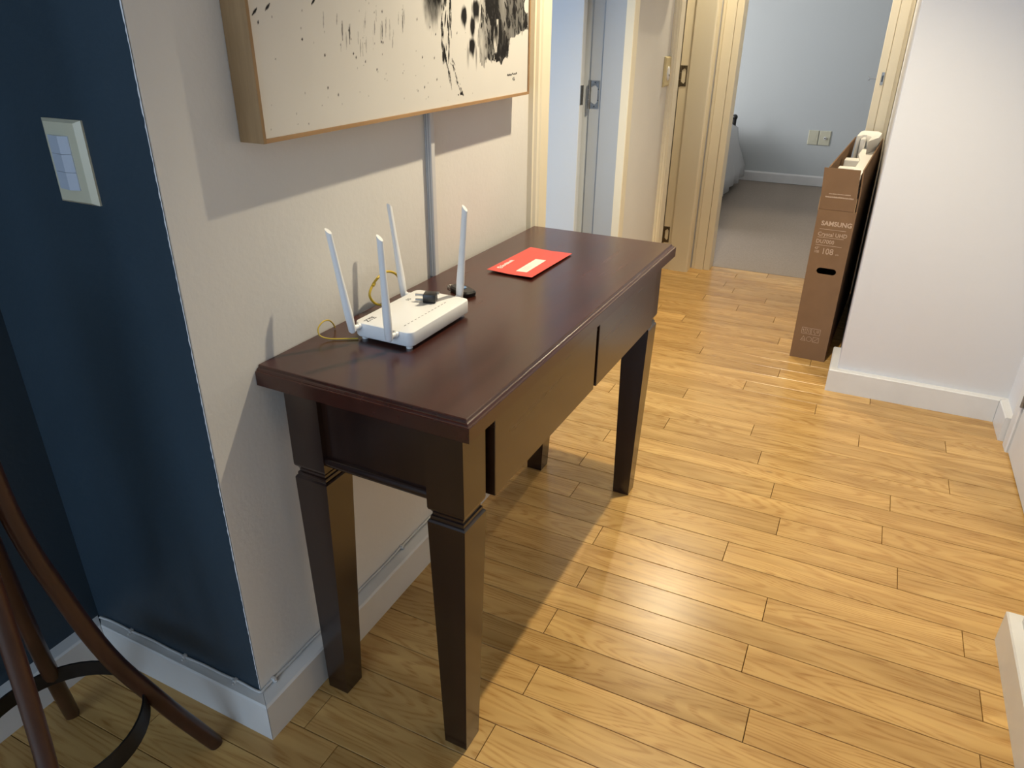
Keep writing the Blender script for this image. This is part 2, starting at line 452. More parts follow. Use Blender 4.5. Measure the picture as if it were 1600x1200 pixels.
bm = BM(); bb_run(bm, ([(-0.476, -0.140), (-0.476, -1.3)], [(-0.4405, -0.159), (-0.4405, -1.3)]), h)
struct('baseboard_navy_side', bm, MAT['gloss'])
bm = BM(); bb_run(bm, ([(0.968, 2.34), (0.968, 2.108), (1.562, 2.108)], [(0.938, 2.34), (0.938, 2.080), (1.532, 2.080)]), h)
struct('baseboard_right', bm, MAT['gloss'])
bm = BM(); bb_run(bm, ([(1.562, 2.107), (1.562, 1.93)], [(1.533, 2.0785), (1.535, 1.93)]), 0.094)
struct('baseboard_recess', bm, MAT['gloss'])
bm = BM(); bb_run(bm, ([(1.452, -1.5), (1.452, 0.790), (1.56, 0.790)], [(1.4245, -1.5), (1.4245, 0.818), (1.56, 0.818)]), 0.094)
struct('baseboard_right_near', bm, MAT['gloss'])
bm = BM(); add_prism(bm, [(6.66, 0), (6.642, 0), (6.642, 0.078), (6.650, 0.09), (6.66, 0.09)], 'x', -2.7, 2.5)
struct('baseboard_bedroom', bm, MAT['gloss'])
bm = BM(); bb_run(bm, ([(WX, 2.66), (WX, 2.06)], [(0.040, 2.66), (0.040, 2.06)]), 0.09)
struct('baseboard_hall', bm, MAT['gloss'])

# ---- door frames: trim_1 bathroom doorway, trim_2 side room doorway, trim_3 bedroom doorway, trim_4 right door
def hinge_plate(parent, x0, x1, y, z0, z1, mat, face=-1):
    """leaf with a hexagonal window on a face looking to -Y, knuckles on its left"""
    w, hh = x1 - x0, z1 - z0; t = 0.0016
    bm = BM(); b = 0.006; m_ = 0.014
    outer = [(x0, z0), (x1, z0), (x1, z1), (x0, z1)]
    inner = [(x0 + 0.002, z0 + m_ + 0.010), (x0 + w * 0.55, z0 + m_), (x1 - b, z0 + m_ + 0.010), (x1 - b, z1 - m_ - 0.010), (x0 + w * 0.55, z1 - m_), (x0 + 0.002, z1 - m_ - 0.010)]
    # bridge as strips
    def strip(pts): add_prism(bm, pts, 'y', y - t, y)
    strip([outer[0], outer[1], inner[2], inner[1], inner[0]])
    strip([outer[1], outer[2], inner[3], inner[2]])
    strip([outer[2], outer[3], inner[5], inner[4], inner[3]])
    strip([outer[3], outer[0], inner[0], inner[5]])
    hg = obj('hinge', bm, mat, parent)
    bm = BM()
    n = 3
    for i in range(n):
        za = z0 - 0.002 + i * (hh + 0.004) / n; zb = za + (hh + 0.004) / n - 0.002
        add_cyl(bm, (x0 - 0.004, y - 0.004, za), (x0 - 0.004, y - 0.004, zb), 0.0045, 12)
    obj('knuckle', bm, mat, hg, smooth=True)
    bm = BM()
    for px, pz in ((x0 + w * 0.5, z0 + 0.007), (x0 + w * 0.5, z1 - 0.007), (x1 - 0.0035, (z0 + z1) / 2 + 0.02), (x1 - 0.0035, (z0 + z1) / 2 - 0.02)):
        add_cyl(bm, (px, y - t - 0.0008, pz), (px, y - t + 0.0002, pz), 0.0024, 8)
    obj('screws', bm, MAT['black'], hg)
    return hg

# trim_1: casing boards with a stepped face
def casing_y(bm, y0, y1, x, inner_hi=True, z1=2.14):
    """vertical board on the left wall; y0..y1, face at x, with a bead at the outer side"""
    w = y1 - y0
    if inner_hi:
        prof = [(WX - 0.001, y0), (x - 0.016, y0), (x - 0.014, y0 + 0.006), (x - 0.006, y0 + 0.010), (x - 0.004, y0 + 0.018), (x, y0 + 0.022), (x, y1 - 0.002), (x - 0.002, y1), (WX - 0.001, y1)]
    else:
        prof = [(WX - 0.001, y1), (x - 0.016, y1), (x - 0.014, y1 - 0.006), (x - 0.006, y1 - 0.010), (x - 0.004, y1 - 0.018), (x, y1 - 0.022), (x, y0 + 0.002), (x - 0.002, y0), (WX - 0.001, y0)]
    add_prism(bm, prof, 'z', 0.0, z1)
bm = BM()
casing_y(bm, 1.130, 1.210, 0.045, True); casing_y(bm, 1.980, 2.058, 0.045, False)
add_box(bm, WX, 0.043, 1.13, 2.058, 2.06, 2.14)
# jambs with stop
add_box(bm, WL - 0.005, 0.0415, 1.190, 1.2095, 0, 2.06); add_box(bm, WL - 0.005, 0.0415, 1.21, 1.98, 2.06, 2.075)
t1 = struct('trim_1', bm, MAT['casing'], label='ivory frame of the bathroom doorway nearest the table')
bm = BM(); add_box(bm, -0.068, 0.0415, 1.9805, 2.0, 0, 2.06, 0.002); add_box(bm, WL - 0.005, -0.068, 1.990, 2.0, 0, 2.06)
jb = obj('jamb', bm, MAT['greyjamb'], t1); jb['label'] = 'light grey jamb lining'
hinge_plate(t1, -0.113, -0.077, 1.990, 1.038, 1.139, MAT['steel'])
# trim_2
bm = BM()
casing_y(bm, 2.655, 2.755, 0.040, True)
add_box(bm, WX, 0.040, 2.655, 3.50, 2.06, 2.14)
add_box(bm, WL - 0.005, 0.036, 2.735, 2.752, 0, 2.06)
add_box(bm, WL - 0.005, -0.062, 3.412, 3.43, 0, 2.06)
pr = [(-0.062, 3.402), (0.040, 3.402)] + [(0.042 + 0.010 * math.sin(a), 3.412 - 0.010 * math.cos(a)) for a in np.linspace(0, math.pi / 2, 5)] + [(0.052, 3.47), (0.050, 3.4995), (-0.062, 3.4995)]
add_prism(bm, pr, 'z', 0, 2.06)
t2 = struct('trim_2', bm, MAT['casing'], smooth=True, label='ivory frame of the side doorway next to the bedroom door')
hinge_plate(t2, -0.108, -0.077, 3.412, 1.036, 1.142, MAT['bronze'])
hinge_plate(t2, -0.108, -0.079, 3.412, 0.165, 0.260, MAT['bronze'])
# trim_3
bm = BM()
def casing_x(bm, x0, x1, flip):
    pr = [(x0, 3.516), (x0, 3.512), (x0 + 0.004, 3.506), (x0 + 0.018, 3.504), (x0 + 0.022, 3.500), (x1 - 0.002, 3.500), (x1, 3.502), (x1, 3.516)]
    if flip: pr = [(x0 + x1 - a, b) for a, b in pr]
    add_prism(bm, pr, 'z', 0, 2.14)
casing_x(bm, 0.053, 0.127, False); add_box(bm, 0.1285, 0.165, 3.503, 3.6195, 0, 2.14, 0.002)
add_box(bm, 0.863, 0.901, 3.503, 3.62, 0, 2.14, 0.002); casing_x(bm, 0.9025, 0.9675, True)
add_box(bm, 0.053, 0.967, 3.502, 3.516, 2.06, 2.14)
t3 = struct('trim_3', bm, MAT['casing'], label='ivory frame of the bedroom doorway at the end of the hall')
bm = BM(); add_box(bm, 0.884, 0.898, 3.501, 3.5035, 1.075, 1.135, 0.001)
sp = obj('strike_plate', bm, MAT['steel'], t3); sp['label'] = 'small steel strike plate'
bm = BM(); add_box(bm, 0.888, 0.894, 3.5002, 3.502, 1.09, 1.12); obj('strike_hole', bm, MAT['black'], sp)
# small latch hook beyond the door edge
bm = BM(); add_box(bm, 0.826, 0.866, 3.56, 3.566, 1.098, 1.104, 0.001); add_box(bm, 0.824, 0.832, 3.557, 3.569, 1.092, 1.110, 0.001)
obj('door_hook', bm, MAT['steel'], t3)
# trim_4: frame on the right with the closed door
bm = BM()
add_prism(bm, [(1.5635, 1.845), (1.552, 1.845), (1.548, 1.852), (1.548, 1.905), (1.552, 1.925), (1.5635, 1.925)], 'z', 0, 2.14)
add_box(bm, 1.566, 1.60, 1.835, 1.845, 0, 2.06); add_box(bm, 1.55, 1.5635, 0.86, 1.925, 2.06, 2.14); add_box(bm, 1.55, 1.5635, 0.86, 0.95, 0, 2.06)
t4 = struct('trim_4', bm, MAT['gloss'], label='white frame of the closed door at the right edge')
bm = BM(); add_box(bm, 1.556, 1.592, 0.953, 1.838, 0.006, 2.055, 0.002)
d2 = struct('door_2', bm, MAT['doorw'], label='closed white door at the right edge of the hall')
bm = BM()
for za, zb in ((0.180, 0.222), (0.226, 0.262)):
    add_cyl(bm, (1.551, 1.842, za), (1.551, 1.842, zb), 0.007, 12)
add_box(bm, 1.5545, 1.5565, 1.810, 1.842, 0.182, 0.260)
obj('hinge', bm, MAT['steel'], d2, smooth=True)
# open door leaves inside the rooms
bm = BM(); add_box(bm, -0.86, -0.137, 1.942, 1.978, 0.006, 2.05, 0.002)
d1 = struct('door_1', bm, MAT['bath'], label='open door of the bathroom standing square to the hall')
bm = BM(); add_box(bm, -0.1375, -0.1355, 1.943, 1.972, 1.052, 1.122); obj('hinge', bm, MAT['steel'], d1)
bm = BM(); add_box(bm, -0.80, -0.137, 3.372, 3.406, 0.006, 2.05, 0.002)
struct('door_3', bm, MAT['casing'], label='open door of the side room mostly hidden behind its frame')

# ---- cable run with clips on top of the baseboards
cab = thing('painted_cable', 'thin white painted cable clipped along the baseboard top', 'cable', (WX, -0.14, 0.094))
rnd = random.Random(11)
def wob(p, s=0.0012): return (p[0] + rnd.uniform(-s, s) * 0.5, p[1] + rnd.uniform(-s, s) * 0.5, p[2] + rnd.uniform(-s, s))
pts = [wob((-0.455, -0.148, 0.1035))] + [wob((x, -0.1415, 0.099)) for x in np.arange(-0.43, WX - 0.02, 0.035)] + [(WX - 0.002, -0.142, 0.0985), (WX + 0.0035, -0.1385, 0.0985)] + [wob((WX + 0.0035, y, 0.0985)) for y in np.arange(-0.12, 1.12, 0.04)]
bm = BM(); add_tube(bm, smooth_path(pts, 3), 0.0028, 8); obj('wire', bm, MAT['whitecab'], cab, smooth='all')
for (x, y, ax) in ((-0.36, -0.142, 'x'), (-0.195, -0.142, 'x'), (-0.050, -0.142, 'x'), (WX + 0.004, -0.105, 'y'), (WX + 0.004, 0.11, 'y'), (WX + 0.004, 0.372, 'y'), (WX + 0.004, 0.62, 'y')):
    bm = BM()
    if ax == 'x': add_box(bm, x - 0.004, x + 0.004, y - 0.006, y + 0.004, 0.0945, 0.1045, 0.0015, 2)
    else: add_box(bm, x - 0.004, x + 0.006, y - 0.004, y + 0.004, 0.0945, 0.1045, 0.0015, 2)
    add_cyl(bm, (x + (0.0 if ax == 'x' else 0.006), y - (0.007 if ax == 'x' else 0), 0.097), (x + (0.0 if ax == 'x' else 0.0085), y - (0.0095 if ax == 'x' else 0), 0.096), 0.0028, 8)
    obj('clip', bm, MAT['whitecab'], cab, smooth=True)

# ================================================================== CONSOLE TABLE (built unrotated, then turned a little)
TR = 0.0217
tb = thing('console_table', 'dark mahogany console table with two drawers and tapered legs', 'table', (0, 0, 0), rotz=TR, loc=(0, 0, 0))
tb.rotation_euler = (0, 0, -TR)
TX0, TX1, TY0, TY1 = 0.0165, 0.4525, -0.0195, 1.143
bm = BM()
def ring(o, z):
    return [(TX0, TY0 + o, z), (TX1 - o, TY0 + o, z), (TX1 - o, TY1 - o, z), (TX0, TY1 - o, z)]
loft(bm, [ring(0.0012, 0.7430), ring(0.0, 0.7442), ring(0.0, 0.7695), ring(0.0012, 0.7708), ring(0.0035, 0.7710), ring(0.0040, 0.7722),
          ring(0.0062, 0.7742), ring(0.0085, 0.7750), ring(0.0095, 0.7765), ring(0.0100, 0.7790), ring(0.0118, 0.7800)])
obj('table_top', bm, MAT['mahog'], tb)
def make_leg(cx, cyy, fx, fy):
    bm = BM()
    R_ = [(0.0365, 0.743), (0.0365, 0.592), (0.0355, 0.588), (0.0320, 0.584), (0.0300, 0.580), (0.0300, 0.5745), (0.0325, 0.5735), (0.0330, 0.5705),
          (0.0330, 0.5675), (0.0350, 0.5660), (0.0370, 0.5625), (0.0370, 0.559)]
    rings = [sq(cx, cyy, r_, r_, z) for r_, z in R_]
    rings += [sq(fx, fy, 0.0252, 0.0252, 0.001), sq(fx, fy, 0.0245, 0.0245, 0.0)]
    loft(bm, rings); obj('leg', bm, MAT['mahogx'], tb)
make_leg(0.3995, 0.0245, 0.3955, 0.0255); make_leg(0.1070, 0.0245, 0.0935, 0.0255)
make_leg(0.3995, 1.0370, 0.3955, 1.0352); make_leg(0.1070, 1.0370, 0.0935, 1.0352)
for y, s in ((-0.0005, 1), (1.062, -1)):
    bm = BM(); add_box(bm, 0.1435, 0.363, min(y, y + s * 0.018), max(y, y + s * 0.018), 0.6175, 0.7425); obj('end_panel', bm, MAT['mahogx'], tb)
    bm = BM()
    yy = [y + s * 0.018, y - s * 0.004, y - s * 0.007, y - s * 0.009, y - s * 0.007, y - s * 0.004, y + s * 0.018]
    zz_ = [0.620, 0.620, 0.6175, 0.611, 0.605, 0.602, 0.602]
    add_prism(bm, list(zip(yy, zz_)), 'x', 0.1435, 0.363); obj('bead_moulding', bm, MAT['mahogx'], tb, smooth=True)
bm = BM(); add_box(bm, 0.395, 0.4145, 0.061, 1.0005, 0.590, 0.7428); obj('front_rail', bm, MAT['mahogy'], tb)
bm = BM(); add_box(bm, 0.076, 0.092, 0.061, 1.0005, 0.590, 0.7428); obj('back_rail', bm, MAT['mahogy'], tb)
for y0, y1, xo in ((0.0815, 0.556, 0.0), (0.5725, 1.0, 0.0)):
    bm = BM(); add_box(bm, 0.4148 + xo, 0.4435 + xo, y0, y1, 0.5815, 0.7405, 0.0012)
    add_box(bm, 0.11, 0.4145, y0 + 0.02, y1 - 0.02, 0.600, 0.735)
    obj('drawer', bm, MAT['mahogy'], tb)

# ================================================================== ROUTER on the table (table frame coordinates)
def W2(x, y): return (x + TR * y, y - TR * x)
ZT = 0.780
rt = thing('wifi_router', 'white router with four antennas standing near the wall end of the table', 'router', (0, 0, 0), loc=(0, 0, 0)); rt.rotation_euler = (0, 0, -TR)
def rounded_rect(x0, x1, y0, y1, r, z, n=5):
    out = []
    for cx, cyy, a0 in ((x1 - r, y1 - r, 0), (x0 + r, y1 - r, 90), (x0 + r, y0 + r, 180), (x1 - r, y0 + r, 270)):
        for k in range(n):
            a = math.radians(a0 + 90 * k / (n - 1)); out.append((cx + r * math.cos(a), cyy + r * math.sin(a), z))
    return out
RX0, RX1, RY0, RY1 = 0.092, 0.2235, 0.166, 0.384
bm = BM()
rg = []
for ins, z in ((0.004, 0.7865), (0.0015, 0.7875), (0.0, 0.790), (0.0, 0.8125), (0.0007, 0.8148), (0.0030, 0.8160)):
    rg.append(rounded_rect(RX0 + ins, RX1 - ins, RY0 + ins, RY1 - ins, 0.014 - ins * 0.5, z))
loft(bm, rg); obj('case', bm, MAT['plastic'], rt, smooth=True)
for x, y in ((0.107, 0.180), (0.209, 0.180), (0.107, 0.370), (0.209, 0.370)):
    bm = BM(); add_cyl(bm, (x, y, ZT), (x, y, 0.7868), 0.0062, 14); obj('foot', bm, MAT['plastic'], rt, smooth=True)
for i in range(13):   # row of small indicator marks
    yy = 0.192 + i * 0.0118
    bm = BM(); add_box(bm, 0.1905, 0.1916, yy, yy + 0.0062, 0.81595, 0.8163); obj('indicator', bm, MAT['printg'], rt)
mt = Matrix(((0, -1, 0, 0.119), (1, 0, 0, 0.176), (0, 0, 1, 0.8161), (0, 0, 0, 1)))
text_mesh('ZTE', 0.0155, MAT['printg'], 'logo', rt, mt, bold=0.0002, sx=1.05)
mt = Matrix(((0, -1, 0, 0.118), (1, 0, 0, 0.312), (0, 0, 1, 0.8161), (0, 0, 0, 1)))
text_mesh('5G', 0.0105, MAT['printg'], 'mark', rt, mt)
def antenna(base, tip, hinge0, hinge1, flat='y'):
    base, tip = Vector(base), Vector(tip)
    ax = (tip - base).normalized()
    wide = Vector((1, 0, 0)) if flat == 'y' else Vector((0, 1, 0))
    wide = (wide - ax * wide.dot(ax)).normalized(); thin = ax.cross(wide)
    Ln = (tip - base).length
    prof = [(0.0, 0.0040, 0.0035), (0.004, 0.0078, 0.0064), (0.04, 0.0088, 0.0072), (0.07, 0.0080, 0.0066), (Ln * 0.62, 0.0066, 0.0052), (Ln - 0.010, 0.0062, 0.0046)]
    rings = []; n = 14
    for s_, a, b in prof:
        rings.append([base + ax * s_ + wide * (a * math.cos(2 * math.pi * k / n)) + thin * (b * math.sin(2 * math.pi * k / n)) for k in range(n)])
    a, b = 0.0062, 0.0046   # slanted tip
    rings.append([base + ax * (Ln - 0.005 - 0.0055 * math.cos(2 * math.pi * k / n)) + wide * (a * math.cos(2 * math.pi * k / n)) + thin * (b * math.sin(2 * math.pi * k / n)) for k in range(n)])
    bm = BM(); loft(bm, rings); an = obj('antenna', bm, MAT['plastic'], rt, smooth=True)
    bm = BM(); h0, h1 = Vector(hinge0), Vector(hinge1)
    add_tube(bm, [h0, h0.lerp(h1, .3), h0.lerp(h1, .34), h0.lerp(h1, .6), h0.lerp(h1, .64), h1], [0.0062, 0.0062, 0.0052, 0.0052, 0.0060, 0.0060], 14)
    obj('pivot', bm, MAT['plastic'], an, smooth=True)
antenna((0.1045, 0.148, 0.801), (0.0755, 0.140, 0.998), (0.1045, 0.150, 0.809), (0.1075, 0.169, 0.809))
antenna((0.188, 0.147, 0.8005), (0.183, 0.147, 0.998), (0.188, 0.149, 0.809), (0.193, 0.169, 0.809))
antenna((0.0775, 0.356, 0.803), (0.056, 0.352, 1.000), (0.079, 0.357, 0.809), (0.096, 0.358, 0.809), 'x')
antenna((0.1865, 0.401, 0.803), (0.210, 0.392, 1.004), (0.187, 0.398, 0.809), (0.187, 0.381, 0.809))
# black plug adapter lying on the router
ad = thing('plug_adapter', 'small black plug adapter with metal pins lying on the white router', 'adapter', (0.165, 0.325, 0.8163), rotz=0.36)
bm = BM(); add_box(bm, 0.155, 0.181, 0.312, 0.338, 0.8163, 0.834, 0.0015, 2); obj('body', bm, MAT['black'], ad, smooth=True)
for z in (0.8185, 0.829):
    bm = BM(); add_cyl(bm, (0.138, 0.323, z + 0.0012), (0.156, 0.323, z + 0.0012), 0.0024, 10); obj('pin', bm, MAT['pin'], ad, smooth=True)
bm = BM(); add_box(bm, 0.1795, 0.186, 0.330, 0.336, 0.830, 0.8345, 0.001); obj('contact', bm, MAT['pin'], ad)
# black car key
kx, ky = W2(0.140, 0.495)
key = thing('car_key', 'black key fob with a blue grey button behind the router', 'key', (0.14, 0.49, ZT), loc=(kx, ky, ZT), rotz=-0.5)
bm = BM()
loft(bm, [rounded_rect(0.105 + i_, 0.175 - i_, 0.473 + i_, 0.507 - i_, 0.010, z) for i_, z in ((0.002, ZT), (0.0, ZT + 0.003), (0.0, ZT + 0.009), (0.003, ZT + 0.0125))])
kb = obj('shell', bm, MAT['black'], key, smooth=True)
bm = BM(); add_cyl(bm, (0.138, 0.490, ZT + 0.0123), (0.138, 0.490, ZT + 0.0137), 0.0095, 18); obj('button', bm, MAT['glassb'], key, smooth=True)
bm = BM(); add_tube(bm, [(0.108 + 0.011 * math.cos(a) - 0.014, 0.49 + 0.011 * math.sin(a), ZT + 0.003) for a in np.linspace(0, 2 * math.pi, 17)], 0.0014, 6); obj('key_ring', bm, MAT['steel'], key, smooth='all')
# yellow network cables
yc = thing('network_cable', 'thick yellow network cable looping up the wall behind the router', 'cable', (0.04, 0.35, ZT))
path = [(0.088, 0.300, 0.793), (0.070, 0.312, 0.792), (0.056, 0.318, 0.791), (0.046, 0.302, 0.800), (0.042, 0.292, 0.820), (0.041, 0.308, 0.838), (0.041, 0.335, 0.850), (0.042, 0.362, 0.851), (0.044, 0.388, 0.838), (0.048, 0.401, 0.815), (0.056, 0.402, 0.796), (0.070, 0.395, 0.7865)]
bm = BM(); add_tube(bm, smooth_path(path, 6), 0.0027, 10); obj('jacket', bm, MAT['yellow'], yc, smooth='all')
bm = BM(); add_tube(bm, [(0.0935, 0.2975, 0.7935), (0.080, 0.305, 0.7925)], 0.0042, 8); obj('plug', bm, MAT['yellow'], yc, smooth=True)
bm = BM(); add_tube(bm, [(0.0425, 0.3055, 0.8365), (0.0425, 0.3110, 0.8410)], 0.0036, 8); obj('cable_tie', bm, MAT['yellow'], yc)
fc = tag(None or obj('fibre_cable', (lambda b: (add_tube(b, smooth_path([(0.104, 0.1640, 0.7822), (0.095, 0.159, 0.7822), (0.078, 0.148, 0.7825), (0.058, 0.136, 0.7835), (0.044, 0.127, 0.790), (0.038, 0.130, 0.802), (0.038, 0.145, 0.811), (0.037, 0.163, 0.808), (0.034, 0.178, 0.796), (0.030, 0.188, 0.7825)], 7), 0.0014, 8), b)[1])(BM()), MAT['yellow'], smooth='all')
         , 'thin yellow cable curling left of the router onto the table', 'cable')
# red bank envelope
ev = thing('red_envelope', 'flat red window envelope lying on the table', 'envelope', (0.19, 0.775, ZT), rotz=0.0)
def evz(x, y): return ZT + 0.0012 + 0.0032 * max(0, (0.25 - (y - 0.654)) / 0.25) * 0.9 + 0.002 * abs((x - 0.19) / 0.062)
NX, NY = 6, 12
ex = lambda i, j: 0.1255 + 0.124 * i / NX - 0.0008 * 0 + 0.008 * j / NY
ey = lambda i, j: 0.657 - 0.007 * i / NX + 0.243 * j / NY
bm = BM(); top = {}; bot = {}
for i in range(NX + 1):
    for j in range(NY + 1):
        x, y = ex(i, j), ey(i, j); top[i, j] = bm.verts.new((x, y, evz(x, y) + 0.0006)); bot[i, j] = bm.verts.new((x, y, evz(x, y)))
fs = []
for i in range(NX):
    for j in range(NY):
        fs.append(bm.faces.new((top[i, j], top[i + 1, j], top[i + 1, j + 1], top[i, j + 1])))
        fs.append(bm.faces.new((bot[i, j], bot[i, j + 1], bot[i + 1, j + 1], bot[i + 1, j])))
for i in range(NX):
    for j in (0, NY): fs.append(bm.faces.new((top[i, j], top[i + 1, j], bot[i + 1, j], bot[i, j])))
for j in range(NY):
    for i in (0, NX): fs.append(bm.faces.new((top[i, j], top[i, j + 1], bot[i, j + 1], bot[i, j])))
bmesh.ops.recalc_face_normals(bm, faces=fs)
obj('sleeve', bm, MAT['red'], ev)
def drape_patch(name, x0, x1, y0, y1, mat, parent, lift=0.0009, n=5):
    bm = BM(); g = [[bm.verts.new((x0 + (x1 - x0) * i / n, y0 + (y1 - y0) * j / n, evz(x0 + (x1 - x0) * i / n, y0 + (y1 - y0) * j / n) + lift)) for j in range(n + 1)] for i in range(n + 1)]
    for i in range(n):
        for j in range(n): bm.faces.new((g[i][j], g[i + 1][j], g[i + 1][j + 1], g[i][j + 1]))
    return obj(name, bm, mat, parent)
wn = drape_patch('address_window', 0.1915, 0.2215, 0.683, 0.803, MAT['paper'], ev)
for q, (yy, ln) in enumerate(((0.700, 0.030), (0.700, 0.045), (0.700, 0.038))):
    drape_patch('address_line', 0.199 + q * 0.006, 0.2005 + q * 0.006, yy, yy + ln, MAT['duct'], wn, 0.0012, 1)
mt = Matrix(((0, -1, 0, 0.1505), (1, 0, 0, 0.697), (0, 0, 1, evz(0.148, 0.70) + 0.0008), (0, 0, 0, 1)))
mt = Matrix(((0, -1, 0, 0.1505), (1, 0, 0, 0.697), (-0.010, 0, 1, evz(0.148, 0.70) + 0.0011), (0, 0, 0, 1)))
text_mesh('Scotiabank', 0.0155, MAT['white'], 'bank_name', ev, mt, sx=0.95, bold=0.0003)
bm = BM()
n = 24
for k in range(n):
    a0, a1 = 2 * math.pi * k / n, 2 * math.pi * (k + 1) / n
    cx, cyy, z = 0.1460, 0.688, evz(0.146, 0.688) + 0.0010
    bm.faces.new([bm.verts.new((cx + r_ * math.cos(a), cyy + r_ * math.sin(a), z)) for r_, a in ((0.0058, a0), (0.0075, a0), (0.0075, a1), (0.0058, a1))])
obj('emblem', bm, MAT['white'], ev)
mt = Matrix(((0, -1, 0, 0.1502), (1, 0, 0, 0.6838), (0, 0, 1, evz(0.146, 0.688) + 0.0010), (0, 0, 0, 1)))
text_mesh('S', 0.0125, MAT['white'], 'emblem_letter', ev, mt, bold=0.0004)

# ================================================================== WALL THINGS
# grey cable duct
dt = thing('cable_duct', 'vertical white cable duct running up the wall behind the table', 'cable duct', (WX, 0.582, 0.78))
bm = BM(); add_box(bm, WX, WX + 0.016, 0.574, 0.590, 0.776, 1.30, 0.001); obj('channel', bm, MAT['duct'], dt)
bm = BM(); add_box(bm, WX + 0.0035, WX + 0.0050, 0.5734, 0.5745, 0.776, 1.30); add_box(bm, WX + 0.010, WX + 0.0112, 0.5734, 0.5745, 0.776, 1.30); obj('groove', bm, MAT['ductd'], dt)

# framed ink painting
pic = thing('ink_painting', 'large framed abstract ink painting hanging on the white wall', 'painting', (WX, 0.525, 1.155))
PY0, PY1, PZ0, PZ1, PXF = 0.0275, 1.0245, 1.153, 1.98, 0.064
SL = 0.0075 / (PY1 - PY0)
def zt(y, z): return z + (y - PY0) * SL
def slab(bm, x0, x1, y0, y1, z0, z1):
    vs = [(x0, y0, zt(y0, z0)), (x1, y0, zt(y0, z0)), (x1, y1, zt(y1, z0)), (x0, y1, zt(y1, z0))]
    loft(bm, [vs, [(a, b, c + z1 - z0) for a, b, c in vs]])
bm = BM(); slab(bm, WX + 0.001, PXF, PY0, PY0 + 0.0062, PZ0, PZ1); obj('frame_side', bm, MAT['frame'], pic)
bm = BM(); slab(bm, WX + 0.001, PXF, PY1 - 0.0062, PY1, PZ0, PZ1); obj('frame_side', bm, MAT['framel'], pic)
bm = BM(); slab(bm, WX + 0.001, PXF, PY0 + 0.0063, PY1 - 0.0063, PZ0, PZ0 + 0.0062); obj('frame_rail', bm, MAT['framel'], pic)
bm = BM(); slab(bm, WX + 0.001, PXF, PY0 + 0.0063, PY1 - 0.0063, PZ1 - 0.0062, PZ1); obj('frame_rail', bm, MAT['framel'], pic)
# canvas: a dense grid whose paint is written into a colour attribute
cy0, cy1, cz0, cz1 = PY0 + 0.0065, PY1 - 0.0065, PZ0 + 0.0065, PZ1 - 0.0065
NYg = 720
ys = np.linspace(cy0, cy1, NYg)
zs_ = np.concatenate([np.arange(cz0, 1.45, 0.00155), np.linspace(1.452, cz1, 60)])
Yg, Zg = np.meshgrid(ys, zs_)
SH = Yg.shape
rng = np.random.RandomState(5)
def vnoise(scy, scz, seed, octv=3):
    r_ = np.zeros(SH); amp = 1.0; tot = 0
    for o_ in range(octv):
        rs = np.random.RandomState(seed + o_ * 13)
        gy, gz = int(1.3 * scy * 2 ** o_) + 4, int(1.3 * scz * 2 ** o_) + 4
        G = rs.rand(gz, gy)
        fy = Yg * scy * 2 ** o_; fz = (Zg - 1.1) * scz * 2 ** o_
        iy = np.clip(fy.astype(int), 0, gy - 2); iz = np.clip(fz.astype(int), 0, gz - 2)
        ty = np.clip(fy - iy, 0, 1); tz = np.clip(fz - iz, 0, 1); ty = ty * ty * (3 - 2 * ty); tz = tz * tz * (3 - 2 * tz)
        r_ += amp * ((G[iz, iy] * (1 - ty) + G[iz, iy + 1] * ty) * (1 - tz) + (G[iz + 1, iy] * (1 - ty) + G[iz + 1, iy + 1] * ty) * tz)
        tot += amp; amp *= 0.55
    return r_ / tot
nA, nB, nC = vnoise(60, 22, 1), vnoise(190, 60, 40), vnoise(20, 12, 90)
ink = np.zeros(SH)
def sm(a, b, x):
    t = np.clip((x - a) / (b - a), 0, 1); return t * t * (3 - 2 * t)
def put(v):
    global ink
    ink = 1 - (1 - ink) * (1 - np.clip(v, 0, 1))
def blob(y, z, ry, rz, s=1.0, soft=0.5, tail=0.0):
    dy = (Yg - y) / ry; dz = (Zg - z) / rz
    dz = np.where(dz < 0, dz / (1 + tail), dz)
    d_ = np.sqrt(dy * dy + dz * dz) + (nB - 0.5) * 0.55
    put(s * (1 - sm(1 - soft, 1 + soft * 0.6, d_)))
def streak(y0, z0, y1, z1, w, s=1.0):
    L2 = (y1 - y0) ** 2 + (z1 - z0) ** 2
    t = np.clip(((Yg - y0) * (y1 - y0) + (Zg - z0) * (z1 - z0)) / L2, 0, 1)
    d_ = np.sqrt((Yg - y0 - t * (y1 - y0)) ** 2 + (Zg - z0 - t * (z1 - z0)) ** 2)
    put(s * (1 - sm(0.6, 1.15, d_ / (w * (0.35 + 1.1 * np.sin(np.pi * np.clip(t, .08, .92))) * (0.6 + 0.8 * nB)))))
def inpoly(pts):
    m_ = np.zeros(SH, bool); n_ = len(pts)
    yy = Yg + (nB - 0.5) * 0.014; zz = Zg + (nA - 0.5) * 0.016
    j_ = n_ - 1
    for i_ in range(n_):
        ya, za = pts[i_]; yb, zb = pts[j_]
        c_ = ((za > zz) != (zb > zz)) & (yy < (yb - ya) * (zz - za) / (zb - za + 1e-12) + ya)
        m_ ^= c_; j_ = i_
    return m_
